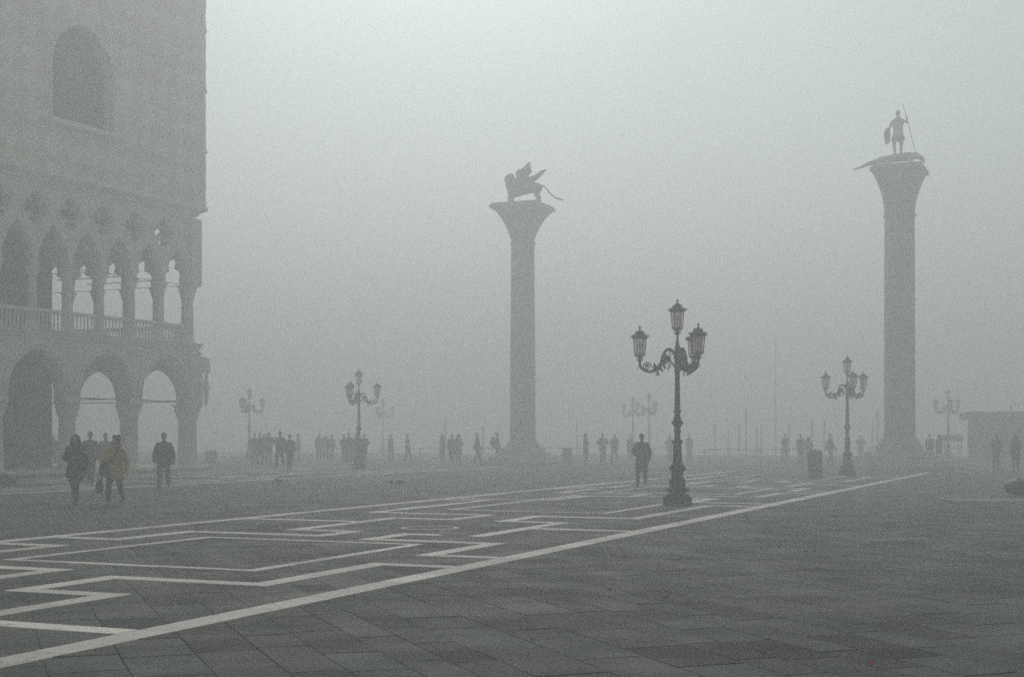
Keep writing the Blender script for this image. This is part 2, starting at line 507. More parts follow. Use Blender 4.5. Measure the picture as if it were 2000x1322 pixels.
def slab_geo(s0, s1, t0, t1, z, tilt):
    """chamfered slab top, open below"""
    c, d = 0.007, 0.006
    vs = []
    for ins, dz in ((0, -0.03), (0, -d), (c, 0)):
        for s, t in ((s0 + ins, t0 + ins), (s1 - ins, t0 + ins), (s1 - ins, t1 - ins), (s0 + ins, t1 - ins)):
            p = ST(s, t)
            e = tilt[0] * ((s - s0) / (s1 - s0) - 0.5) + tilt[1] * ((t - t0) / (t1 - t0) - 0.5)
            vs.append((p.x, p.y, z + dz + e))
    fs = [(8, 11, 10, 9)]
    for k in (0, 4):
        for i in range(4):
            j = (i + 1) % 4
            fs.append((k + i, k + 4 + i, k + 4 + j, k + j))
    return vs, fs

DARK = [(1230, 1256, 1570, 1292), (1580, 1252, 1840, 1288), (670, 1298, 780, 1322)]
def to_px(p):
    return 1000 + F * p.x / p.y, HOR + F * EYE / p.y

rs = random.Random(11)
pieces = []
t0 = -27.0
while t0 < 58:
    tw = rs.choice((0.36, 0.42, 0.45, 0.5, 0.56))
    s = -4 + rs.random()
    while s < 46:
        ln = rs.choice((0.62, 0.75, 0.85, 0.95, 1.1, 1.3)) * rs.uniform(0.95, 1.05)
        g = rs.choice((0.002, 0.003, 0.005, 0.008, 0.014))
        c = ST(s + ln / 2, t0 + tw / 2)
        if 8.2 < c.y < 36 and -0.46 * c.y - 2 < c.x < 0.46 * c.y + 2:
            k = rs.gauss(1.0, 0.13)
            px = to_px(c)
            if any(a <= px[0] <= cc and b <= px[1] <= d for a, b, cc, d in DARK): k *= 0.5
            if rs.random() < 0.07: k *= rs.uniform(0.6, 0.8)
            w = rs.uniform(-0.03, 0.03)
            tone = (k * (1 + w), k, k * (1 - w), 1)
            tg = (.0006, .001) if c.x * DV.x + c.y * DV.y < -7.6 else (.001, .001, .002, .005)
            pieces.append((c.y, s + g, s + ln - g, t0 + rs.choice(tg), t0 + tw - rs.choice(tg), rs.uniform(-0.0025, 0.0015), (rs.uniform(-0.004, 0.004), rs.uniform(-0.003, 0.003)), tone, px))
        s += ln
    t0 += tw
inview = sorted([p for p in pieces if -40 < p[8][0] < 2040 and p[8][1] < 1345], key=lambda p: p[0])
near = inview[:300]; nearset = set(id(p) for p in near)
for p in near:
    mb = MB(); mb.add(*slab_geo(*p[1:5], p[5], p[6]))
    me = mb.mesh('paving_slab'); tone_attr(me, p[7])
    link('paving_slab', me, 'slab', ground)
mb = MB(); tn = []
for p in pieces:
    if id(p) in nearset: continue
    v, f = slab_geo(*p[1:5], p[5], p[6]); mb.add(v, f); tn += [p[7]] * len(f)
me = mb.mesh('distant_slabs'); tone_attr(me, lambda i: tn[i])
tag(link('distant_slabs', me, 'slab', ground), kind='stuff')

# white stone bands: (points in u,v ; width)
A_V, B_V = -7.62, -16.22
W, T = 0.29, 0.17
runs = [([(4, A_V), (64, A_V)], 0.34), ([(12, B_V), (64, B_V)], 0.30)]
unit = [
    ([(9.8, A_V), (9.8, -9.75), (12.0, -9.75), (12.0, -10.97), (13.5, -10.97), (13.5, -8.88), (16.25, -8.88), (16.25, A_V)], W),
    ([(17.0, B_V), (17.0, -14.87), (13.95, -14.87), (13.95, -12.2), (12.3, -12.2), (12.3, -13.4), (9.6, -13.4), (9.6, B_V)], W),
    ([(14.85, -13.78), (19.37, -13.78), (19.37, -9.9), (14.85, -9.9), (14.85, -13.78)], T),
    ([(18.4, B_V), (18.4, -14.87), (20.4, -14.87), (20.4, -12.25), (21.5, -12.25), (21.5, -13.45), (25.3, -13.45), (25.3, -12.15), (27.0, -12.15), (27.0, -14.87), (33.0, -14.87), (33.0, B_V)], W),
    ([(24.0, B_V), (24.0, -13.45)], W),
    ([(21.3, -10.6), (21.3, -11.1), (20.0, -11.1), (20.0, -8.88), (17.7, -8.88), (17.7, A_V)], W),
    ([(21.4, -9.77), (25.2, -9.77), (25.2, -11.0), (27.0, -11.0), (27.0, -8.9), (32.6, -8.9), (32.6, A_V)], W),
    ([(23.45, -9.77), (23.45, A_V)], W),
    ([(36.6, -13.78), (28.6, -13.78), (28.6, -10.1), (36.6, -10.1), (36.6, -13.78)], T),
]
PER = 24.2
for k in (0, 1):
    for pts, w in unit:
        q = [(u + PER * k, v) for u, v in pts]
        if max(u for u, v in q) < 64: runs.append((q, w))
# the matching band along the palace
MIR = -22.75
mir = []
for pts, w in runs:
    mir.append(([(u + 3.0, 2 * MIR - v) for u, v in pts], w))
strip_stones = []
def strip(pts, w, z):
    rs2 = random.Random(int(pts[0][0] * 100 + pts[0][1] * 37))
    for i in range(len(pts) - 1):
        a, b = Vector(pts[i]), Vector(pts[i + 1])
        d = (b - a); L = d.length; d.normalize(); nrm = Vector((-d.y, d.x))
        # butt joints at corners: a run owns its start corner, stops short of the next
        s0 = -w / 2 if i == 0 and len(pts) > 2 else w / 2
        if i == 0 and len(pts) == 2: s0 = 0
        s1 = L + w / 2 if i < len(pts) - 2 or (pts[-1] != pts[0] and len(pts) == 2) else L - (w / 2 if pts[0] == pts[-1] else 0.18)
        if i == 0 and abs(pts[0][1] - A_V) < .01 and len(pts) > 2: s0 = 0.18
        if i == 0 and abs(pts[0][1] - B_V) < .01 and len(pts) > 2: s0 = 0.17
        s = s0
        while s < s1 - 0.01:
            ln = rs2.uniform(0.95, 1.7)
            if s1 - (s + ln) < 0.5: ln = s1 - s
            e = min(s + ln, s1)
            strip_stones.append((a + d * (s + 0.004), a + d * (e - 0.004), nrm * (w / 2), z + rs2.uniform(-0.001, 0.001), rs2.gauss(1, 0.11)))
            s = e
for pts, w in runs: strip(pts, w, 0.005)
ns_front = len(strip_stones)
for pts, w in mir: strip(pts, w, 0.005)
def stone_geo(a, b, n, z):
    vs = []
    nn = n.normalized() * 0.005; d = (b - a).normalized() * 0.005
    for ins, dz in ((0, -0.03), (0, -0.004), (1, 0)):
        for p in (a + d * ins - n + nn * ins, b - d * ins - n + nn * ins, b - d * ins + n - nn * ins, a + d * ins + n - nn * ins):
            w_ = UV(p.x, p.y, z + dz); vs.append(tuple(w_))
    fs = [(8, 11, 10, 9)]
    for k in (0, 4):
        for i in range(4):
            j = (i + 1) % 4
            fs.append((k + i, k + 4 + i, k + 4 + j, k + j))
    return vs, fs
order = sorted(range(len(strip_stones)), key=lambda i: UV(*strip_stones[i][0]).y)
def vis(i):
    p = UV(*((strip_stones[i][0] + strip_stones[i][1]) / 2))
    if p.y < 4: return False
    x, y = to_px(p); return -60 < x < 2060 and y < 1360
front = [i for i in order if vis(i)][:285]; fs_ = set(front)
rest = MB(); tn2 = []
for i, (a, b, n, z, k) in enumerate(strip_stones):
    v, f = stone_geo(a, b, n, z)
    if i in fs_:
        mb = MB(); mb.add(v, f); me = mb.mesh('white_band_stone'); tone_attr(me, (k, k, k, 1))
        if me.polygons[0].normal.z < 0: me.flip_normals()
        link('white_band_stone', me, 'white_stone', ground)
    else:
        rest.add(v, f); tn2 += [(k, k, k, 1)] * len(f)
me = rest.mesh('distant_white_bands'); tone_attr(me, lambda i: tn2[i])
if me.polygons[0].normal.z < 0: me.flip_normals()
tag(link('distant_white_bands', me, 'white_stone', ground), kind='stuff')
# round white inlay in the middle of the band
mb = MB()
cc = UV(22.9, -11.45)
mb.add([(cc.x + r * math.cos(a), cc.y + r * math.sin(a), z) for r, z in ((0.53, -0.02), (0.53, 0.004), (0.46, 0.004), (0.46, -0.02)) for a in [2 * math.pi * i / 32 for i in range(32)]],
       [(k * 32 + i, k * 32 + (i + 1) % 32, (k + 1) * 32 + (i + 1) % 32, (k + 1) * 32 + i) for k in range(3) for i in range(32)])
me = mb.mesh('round_inlay'); tone_attr(me, (1, 1, 1, 1)); link('round_inlay', me, 'white_stone', ground)

# shallow puddle lying on the stones
def puddle(cx, cy, rx, ry, seed, ang):
    mb = MB(); n = 40; ring = []
    for i in range(n):
        a = 2 * math.pi * i / n
        r = 1 + 0.35 * noise.noise(Vector((math.cos(a) * 1.7, math.sin(a) * 1.7, seed)))
        x, y = rx * r * math.cos(a), ry * r * math.sin(a)
        ring.append((cx + x * math.cos(ang) - y * math.sin(ang), cy + x * math.sin(ang) + y * math.cos(ang), 0.0045))
    mb.add(ring, [tuple(range(n))])
    return tag(mb.build('puddle', 'puddle'), kind='structure')
p = G(1960, 976); puddle(p.x, p.y, 1.7, 0.8, 3.0, -0.1)

# ------------------------------------------------------------------ gothic palace on the left
PALACE = empty('gothic_palace', (-16.06, 69.5, 0), math.atan2(-0.9055, -0.424))
tag(PALACE, 'pale gothic palace with pointed arcade, traceried balcony storey and plain upper wall', 'palace')
WEST = Matrix.Identity(4)
SOUTH = Matrix.Rotation(R(90), 4, 'Z')
Z_SPR, Z_APEX, Z_SP_TOP, Z_FLOOR = 3.15, 5.3, 5.80, 6.18
Z_RAIL, Z_CAP, Z_UAPEX, Z_ROUND, Z_UTOP, Z_CORN, Z_TOP = 7.1, 9.0, 10.75, 11.35, 12.35, 12.95, 24.6

def arch_half(hw, z0, z1, n=14):
    """right half of a pointed arch, from springing (hw, z0) to apex (0, z1)"""
    h = z1 - z0
    r = (hw * hw + h * h) / (2 * hw)
    cx = hw - r
    a1 = math.atan2(h, -cx)
    return [(cx + r * math.cos(a1 * i / n), z0 + r * math.sin(a1 * i / n)) for i in range(n + 1)]

def ogee_half(hw, z0, z1):
    """right half of a cusped ogee arch"""
    pts = [(hw, z0)]
    h = z1 - z0
    c1 = (hw * 0.62, z0 + h * 0.27)            # lower foil
    for i in range(9):
        a = R(-35 + i * 15.5)
        pts.append((c1[0] + hw * 0.40 * math.cos(a), c1[1] + hw * 0.40 * math.sin(a)))
    pts.append((hw * 0.40, z0 + h * 0.50))     # cusp
    for i in range(7):
        a = R(-25 + i * 17)
        pts.append((hw * 0.20 + hw * 0.30 * math.cos(a), z0 + h * 0.66 + hw * 0.28 * math.sin(a)))
    pts.append((hw * 0.10, z0 + h * 0.90))
    pts.append((0, z1))
    return pts

def pointed_half(hw, z0, z1):
    """right half of a pointed arch with small cusps and an ogee tip"""
    pts = [(x, z) for x, z in arch_half(hw, z0 + 0.1, z1 - 0.12, 14)[:-2]]
    out = [(hw, z0)]
    for i, (x, z) in enumerate(pts):
        f = i / (len(pts) - 1)
        k = 0.10 * max(0, 1 - abs(f - 0.55) / 0.13)
        out.append((x - k, z - k * 0.3))
    out += [(0.05, z1 - 0.06), (0, z1)]
    return out

def quatrefoil(cx, cz, r):
    """outline of four joined lobes"""
    d, q = r * 0.50, r * 0.56
    pts = []
    for k in range(4):
        b = k * math.pi / 2
        for i in range(9):
            a = b + R(-118 + i * 29.5)
            pts.append((cx + d * math.cos(b) + q * math.cos(a), cz + d * math.sin(b) + q * math.sin(a)))
    return pts

def put(me, name, m, M, parent=PALACE, pos=(0, 0, 0)):
    return link(name, me, m, parent, M @ Matrix.Translation(pos))

def round_column_meshes(r, z0, z1, caph, capr, base):
    sh = MB()
    prof = [(z0, r * 1.02), (z0 + 0.02, r * 1.06)]
    if base: prof = [(z0, r * 1.4), (z0 + 0.08, r * 1.42), (z0 + 0.12, r * 1.2), (z0 + 0.2, r * 1.22), (z0 + 0.24, r * 1.02)]
    prof += [(z0 + (z1 - z0) * 0.4, r * 1.0), (z1 - caph - 0.06, r * 0.93), (z1 - caph - 0.05, r * 1.08), (z1 - caph, r * 1.08)]
    sh.lathe(prof, 20)
    cp = MB()
    n = 24; rings = []
    for k, (tz, f, lob, sq) in enumerate(((0, 1.0, 0, 0), (0.12, 1.1, 0.05, 0), (0.3, 1.28, 0.10, 0), (0.42, 1.2, 0.04, 0.1), (0.58, 1.5, 0.12, 0.2), (0.72, 1.42, 0.04, 0.3), (0.86, 1.75, 0.08, 0.5), (0.88, 1.9, 0, 0.8), (1.0, 1.95, 0, 0.8))):
        ring = []
        rr = r + (capr - r) * (f - 1) / 0.95
        for i in range(n):
            a = 2 * math.pi * i / n
            oct_ = 1 / max(abs(math.cos((a + math.pi / 8) % (math.pi / 4) - math.pi / 8)), 0.5)
            q = rr * (1 + lob * math.cos(8 * a)) * (1 + sq * (oct_ - 1))
            ring.append((q * math.cos(a), q * math.sin(a), z1 - caph + caph * tz))
        rings.append(ring)
    cp.loft(rings)
    a, b = sh.mesh('shaft'), cp.mesh('capital')
    for m_ in (a, b): m_.set_sharp_from_angle(angle=R(35))
    return a, b

lowS, lowC = round_column_meshes(0.36, 0.0, Z_SPR, 0.62, 0.58, False)
corS, corC = round_column_meshes(0.46, 0.0, Z_SPR, 0.72, 0.72, False)
upS, upC = round_column_meshes(0.21, Z_FLOOR, Z_CAP, 0.52, 0.40, True)
ucS, ucC = round_column_meshes(0.30, Z_FLOOR, Z_CAP, 0.58, 0.50, True)

def make_baluster():
    mb = MB(); h = Z_RAIL - 0.14 - Z_FLOOR
    pr = [(0, 0.062), (0.06, 0.062), (0.09, 0.042), (0.14, 0.05), (0.5, 0.04), (0.86, 0.05), (0.9, 0.042), (0.93, 0.062), (1, 0.062)]
    mb.lathe([(Z_FLOOR + h * a, r) for a, r in pr], 10)
    me = mb.mesh('baluster'); me.set_sharp_from_angle(angle=R(40)); return me
BAL = make_baluster()

def facade(M, bay, n, sgn, south):
    """columns at x = sgn * k * bay from the corner; y is outward"""
    hb = bay / 2
    def X(k): return sgn * k * bay
    # lower columns
    for k in range(n + 1):
        if k == 0:
            if south: continue
            o = put(corS, 'column', 'palace_stone', M); put(corC, 'capital', 'palace_trim', Matrix.Identity(4), o)
        else:
            o = put(lowS, 'column', 'palace_stone', M, PALACE, (X(k), 0, 0)); put(lowC, 'capital', 'palace_trim', Matrix.Identity(4), o)
    # lower arcade: one spandrel per column, cut by half an arch on each side
    hw = hb - 0.42
    APX = 4.95 if south else Z_APEX
    ah = arch_half(hw, Z_SPR + 0.25, APX)
    def spandrel(left, right, xl, xr):
        pts = []
        if right: pts += [(hb - p[0], p[1]) for p in ah[:-1]] + [(hb, APX)]
        else: pts += [(xr, Z_SPR)]
        top = [(hb if right else xr, Z_SP_TOP), (-hb if left else xl, Z_SP_TOP)]
        lf = [(-hb, APX)] + [(-hb + p[0], p[1]) for p in reversed(ah[:-1])] if left else [(xl, Z_SPR)]
        foot = []
        if left: foot.append((-hb + hw, Z_SPR))
        if right: foot.append((hb - hw, Z_SPR))
        return pts + top + lf + foot
    full = panel(spandrel(True, True, 0, 0), [], -0.34, 0.34)
    for k in range(1, n):
        put(full, 'arch_spandrel', 'palace_stone', M, PALACE, (X(k), 0, 0))
    if not south:
        put(panel(spandrel(False, True, -0.34, 0), [], -0.34, 0.34), 'arch_spandrel', 'palace_stone', M)
    else:
        put(panel(spandrel(True, False, 0, -0.345), [], -0.34, 0.34), 'arch_spandrel', 'palace_stone', M)
    # arch mouldings, one per bay
    for off, rr, yy in ((0.10, 0.07, 0.35), (0.30, 0.09, 0.36)):
        pa = [(p[0] + off * (1 if True else 0) * math.cos(math.atan2(p[1] - Z_SPR, max(p[0], 0.01))), p[1] + off * math.sin(math.atan2(p[1] - Z_SPR, max(p[0], 0.01)))) for p in ah]
        path = [(p[0], yy, p[1]) for p in pa] + [(-p[0], yy, p[1]) for p in reversed(pa[:-1])]
        mb = MB(); mb.tube(path, rr, 6, side=(0, 1, 0)); me = mb.mesh('arch_moulding')
        for k in range(n):
            put(me, 'arch_moulding', 'palace_trim', M, PALACE, (X(k + 0.5), 0, 0))
    # iron ties across the springing
    mb = MB(); mb.tube([(-hb + 0.3, 0, 0), (hb - 0.3, 0, 0)], 0.028, 6, side=(0, 1, 0)); tie = mb.mesh('tie_rod')
    for k in range(n): put(tie, 'tie_rod', 'iron', M, PALACE, (X(k + 0.5), 0.0, Z_SPR + 0.16))
    if not south:
        mb = MB(); mb.tube([(0, -0.3, 0), (0, -4.5, 0)], 0.028, 6, side=(1, 0, 0)); t2 = mb.mesh('tie_rod')
        for k in range(1, n): put(t2, 'tie_rod', 'iron', M, PALACE, (X(k), 0, Z_SPR + 0.2))
        for k in range(1, 2 * n): put(t2, 'tie_rod', 'iron', M, PALACE, (sgn * k * hb, 0, Z_CAP + 0.1))
    # string course under the balcony and the floor edge
    L = n * bay
    def run(prof, name, m, inset=0.0):
        mb = MB()
        if south: xs = [(-L, False), (0, True)]
        else: xs = [(0, True), (L, False)]
        rings = []
        for x, mit in xs:
            ring = []
            for yy, zz in prof:
                e = 0
                if mit: e = yy if south else -yy
                ring.append((x + e, yy, zz))
            rings.append(ring)
        mb.loft(rings, smooth=False)
        me = mb.mesh(name)
        return put(me, name, m, M)
    run([(0.05, Z_SP_TOP), (0.36, Z_SP_TOP), (0.42, Z_SP_TOP + 0.06), (0.42, Z_SP_TOP + 0.14), (0.50, Z_SP_TOP + 0.20), (0.50, Z_SP_TOP + 0.30), (0.58, Z_SP_TOP + 0.34), (0.58, Z_FLOOR), (0.05, Z_FLOOR)], 'string_course', 'palace_trim')
    # balustrade
    hub = hb / 2
    m2 = 2 * n
    nb = 7
    mbr = MB(); mbr.box(-hub + 0.17, hub - 0.17, -0.10, 0.10, Z_RAIL - 0.14, Z_RAIL, 0.02); rail = mbr.mesh('handrail')
    for k in range(m2):
        xc = sgn * (k + 0.5) * hb
        put(rail, 'handrail', 'palace_trim', M, PALACE, (xc, 0.06, 0))
        for i in range(nb):
            put(BAL, 'baluster', 'palace_trim', M, PALACE, (xc + (i - (nb - 1) / 2) * (hb - 0.5) / nb, 0.06, 0))
    # upper columns
    for k in range(m2 + 1):
        if k == 0:
            if south: continue
            o = put(ucS, 'balcony_column', 'palace_stone', M); put(ucC, 'capital', 'palace_trim', Matrix.Identity(4), o)
        else:
            o = put(upS, 'balcony_column', 'palace_stone', M, PALACE, (sgn * k * hb, 0, 0)); put(upC, 'capital', 'palace_trim', Matrix.Identity(4), o)
    # tracery: a piece over each column with its quatrefoil
    uh = ogee_half(hub - 0.17, Z_CAP, Z_UAPEX) if south else pointed_half(hub - 0.15, Z_CAP, Z_UAPEX)
    def trac(left, right, xl, xr, hole):
        pts = []
        if right: pts += [(hub - p[0], p[1]) for p in uh]
        else: pts += [(xr, Z_CAP)]
        pts += [(hub if right else xr, Z_UTOP), (-hub if left else xl, Z_UTOP)]
        if left: pts += [(-hub + p[0], p[1]) for p in reversed(uh)]
        else: pts += [(xl, Z_CAP)]
        return panel(pts, [quatrefoil(0, Z_ROUND, 0.66)] if hole else [], -0.22, 0.22)
    tr = trac(True, True, 0, 0, True)
    rings = MB()
    for rr, tt in ((0.74, 0.06), (0.86, 0.045)):
        rings.tube([(rr * math.cos(a), 0.225, Z_ROUND + rr * math.sin(a)) for a in [2 * math.pi * i / 28 for i in range(29)]], tt, 6, side=(0, 1, 0))
    rme = rings.mesh('roundel_ring')
    mo = MB()
    half = [(p[0] + 0.09, p[1] + 0.03) for p in arch_half(hub - 0.17, Z_CAP, Z_UAPEX - 0.05, 10)]
    path = [(p[0], 0.22, p[1]) for p in half[:-1]] + [(0, 0.22, Z_UAPEX + 0.12)] + [(-p[0], 0.22, p[1]) for p in reversed(half[:-1])]
    mo.tube(path, 0.06, 6, side=(0, 1, 0)); ome = mo.mesh('ogee_moulding')
    for k in range(m2):
        put(ome, 'ogee_moulding', 'palace_trim', M, PALACE, (sgn * (k + 0.5) * hb, 0, 0))
        if k == 0: continue
        put(tr, 'tracery', 'palace_stone', M, PALACE, (sgn * k * hb, 0, 0))
        put(rme, 'roundel_ring', 'palace_trim', M, PALACE, (sgn * k * hb, 0, 0))
    if south: put(trac(True, False, 0, -0.225, False), 'tracery', 'palace_stone', M)
    else: put(trac(False, True, -0.22, 0, False), 'tracery', 'palace_stone', M)
    # ties between the balcony columns
    mb = MB(); mb.tube([(-hub + 0.15, 0, 0), (hub - 0.15, 0, 0)], 0.02, 6, side=(0, 1, 0)); tie2 = mb.mesh('tie_rod')
    for k in range(m2): put(tie2, 'tie_rod', 'iron', M, PALACE, (sgn * (k + 0.5) * hb, 0.0, Z_CAP + 0.05))
    # cornice under the upper wall
    run([(0.05, Z_UTOP), (0.26, Z_UTOP), (0.30, Z_UTOP + 0.10), (0.42, Z_UTOP + 0.16), (0.42, Z_UTOP + 0.26), (0.60, Z_UTOP + 0.36), (0.72, Z_UTOP + 0.44), (0.72, Z_CORN), (0.05, Z_CORN)], 'cornice', 'palace_trim')

facade(WEST, 4.2, 5, 1, False)
facade(SOUTH, 3.8, 3, -1, True)

# upper walls, with the great pointed window
wx, whw, wz0, wz1 = 8.0, 1.95, 15.3, 19.7
wa = arch_half(whw, wz0 + 2.3, wz1)
win = [(wx + whw, wz0)] + [(wx + p[0], p[1]) for p in wa] + [(wx - p[0], p[1]) for p in reversed(wa[:-1])] + [(wx - whw, wz0)]
win2 = [(x + 8.4, z) for x, z in win]
put(panel([(-0.56, Z_CORN), (21, Z_CORN), (21, Z_TOP), (-0.56, Z_TOP)], [win, win2], 0.05, 0.56), 'upper_wall', 'diaper_wall', WEST)
put(panel([(-11.4, Z_CORN), (0.045, Z_CORN), (0.045, Z_TOP), (-11.4, Z_TOP)], [], 0.05, 0.56), 'upper_wall', 'diaper_wall', SOUTH)
for dx in (0, 8.4):
    wn = empty('great_window', (0, 0, 0), 0, PALACE)
    fr = MB()
    pth = [(x + dx, 0.60, z) for x, z in [(wx + whw + 0.05, wz0)] + [(wx + p[0] * 1.03, p[1] + 0.05) for p in wa] + [(wx - p[0] * 1.03, p[1] + 0.05) for p in reversed(wa[:-1])] + [(wx - whw - 0.05, wz0)]]
    fr.tube(pth, 0.08, 6, side=(0, 1, 0))
    fr.build('window_surround', 'palace_stone', wn)
    MB().box(wx + dx - whw - 0.25, wx + dx + whw + 0.25, 0.2, 0.85, wz0 - 0.22, wz0 - 0.004).build('sill', 'palace_trim', wn)
    for i in range(3):
        x0 = wx + dx - whw + 2 * whw * i / 3; x1 = x0 + 2 * whw / 3
        for j in range(4):
            z0 = wz0 + j * 1.05; z1 = min(z0 + 1.0, wz1)
            MB().box(x0 + 0.05, x1 - 0.05, -0.36, -0.34, z0, z1).build('pane', 'window_glass', wn)
        if i: MB().tube([(x0, -0.32, wz0), (x0, -0.32, wz1 - 0.55)], 0.055, 8).build('mullion', 'palace_inner', wn)
    MB().box(wx + dx - whw - .9, wx + dx + whw + .9, -0.42, -0.37, wz0 - .6, wz1 + .6).build('window_backing', 'window_glass', wn)  # plain dark sheet behind the panes, closing the opening
# twisted shaft running up the corner, with its collars
mb = MB(); n = 12; rings = []
for i in range(140):
    z = Z_CORN + (Z_TOP - Z_CORN) * i / 139
    ring = []
    for k in range(n):
        a = 2 * math.pi * k / n
        r = 0.14 * (1 + 0.09 * math.cos(3 * (a - z * 2.1)))
        ring.append((-0.54 + r * math.cos(a), 0.54 + r * math.sin(a), z))
    rings.append(ring)
mb.loft(rings)
put(mb.mesh('twisted_corner_shaft'), 'twisted_corner_shaft', 'palace_trim', WEST)
for z in (15.6, 18.6, 21.6):
    mb = MB(); mb.lathe([(z, 0.15), (z + .03, 0.20), (z + .10, 0.22), (z + .16, 0.17), (z + .22, 0.19), (z + .26, 0.15)], 14, -0.54, 0.54)
    put(mb.mesh('corner_collar'), 'corner_collar', 'palace_trim', WEST)
# inner walls, floors
def solid(x0, x1, y0, y1, z0, z1, name, m): MB().box(x0, x1, y0, y1, z0, z1).build(name, m, PALACE)
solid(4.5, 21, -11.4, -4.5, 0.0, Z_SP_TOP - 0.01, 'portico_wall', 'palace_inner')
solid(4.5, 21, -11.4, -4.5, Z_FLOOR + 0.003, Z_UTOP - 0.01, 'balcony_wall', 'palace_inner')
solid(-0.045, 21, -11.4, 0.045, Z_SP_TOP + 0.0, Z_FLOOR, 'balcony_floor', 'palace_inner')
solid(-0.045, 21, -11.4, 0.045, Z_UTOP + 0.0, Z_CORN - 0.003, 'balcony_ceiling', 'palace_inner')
solid(-0.04, 21, -11.4, 0.04, Z_TOP - 0.6, Z_TOP - 0.01, 'roof', 'palace_inner')  # unseen roof slab, put in to block light from above
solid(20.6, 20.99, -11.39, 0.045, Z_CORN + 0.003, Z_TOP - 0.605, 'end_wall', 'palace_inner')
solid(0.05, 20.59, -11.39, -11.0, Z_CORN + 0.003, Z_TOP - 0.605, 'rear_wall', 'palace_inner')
mb = MB(); mb.box(-0.9, 21, -11.4, 0.9, 0.002, 0.16, 0.02)
mb.build('step', 'palace_trim', PALACE)
# ceiling joists of both storeys
for z, nm in ((Z_SP_TOP, 'joist'), (Z_UTOP, 'joist')):
    me = MB().box(-0.09, 0.09, -4.5, -0.35, z - 0.2, z - 0.004).mesh('joist')
    for k in range(4, 34): put(me, nm, 'wood_pole', WEST, PALACE, (k * 0.62 - 1.4, 0, 0))
# doorway in the portico wall
MB().box(9.2, 10.8, -4.49, -4.42, 0.2, 3.0).build('door', 'wood_pole', PALACE)
# corner piers of both storeys, standing proud of the tracery and arches
MB().box(-0.50, 0.28, -0.28, 0.50, Z_CAP + 0.003, Z_UTOP - 0.003, 0.05).build('corner_pier', 'palace_stone', PALACE)
MB().box(-0.50, 0.36, -0.36, 0.50, Z_SPR + 0.003, Z_SP_TOP - 0.003, 0.05).build('corner_pier', 'palace_stone', PALACE)
# carved figures at the corner of the arcade
def corner_sculpture():
    mb = MB()
    x, y = -0.36, 0.34
    mb.tube([(x, y, 3.2), (x - .1, y + .05, 3.8), (x - .02, y + .1, 4.5), (x - .08, y + .12, 5.2)], [0.14, 0.10, 0.12, 0.16], 8, rnd=True)      # tree
    mb.tube([(x - .12, y + .42, 3.2), (x - .14, y + .45, 3.7), (x - .10, y + .42, 4.1), (x - .10, y + .42, 4.4)], [0.10, 0.11, 0.17, 0.10], 8, rnd=True)
    mb.ball((x - .12, y + .46, 4.58), (.11, .11, .14))
    mb.tube([(x - .1, y + .55, 4.3), (x - .1, y + .62, 4.0), (x - .12, y + .5, 3.75)], [.06, .05, .04], 6, rnd=True)
    mb.tube([(x - .42, y - .1, 3.2), (x - .44, y - .1, 3.7), (x - .42, y - .1, 4.1), (x - .4, y - .1, 4.4)], [0.10, 0.11, 0.17, 0.10], 8, rnd=True)
    mb.ball((x - .44, y - .1, 4.58), (.11, .11, .14))
    rr = random.Random(4)
    for i in range(26):
        a = rr.uniform(0.2, 2.9); z = rr.uniform(4.75, 5.55)
        mb.ball((x + 0.30 * math.cos(a + 1.0) - .12, y + 0.34 * math.sin(a) + 0.02, z), (.13, .13, .08), 6, 4)
    me = fused(mb, 0.05, 1, 0.03, 2)
    link('corner_sculpture', me, 'palace_trim', PALACE)
corner_sculpture()

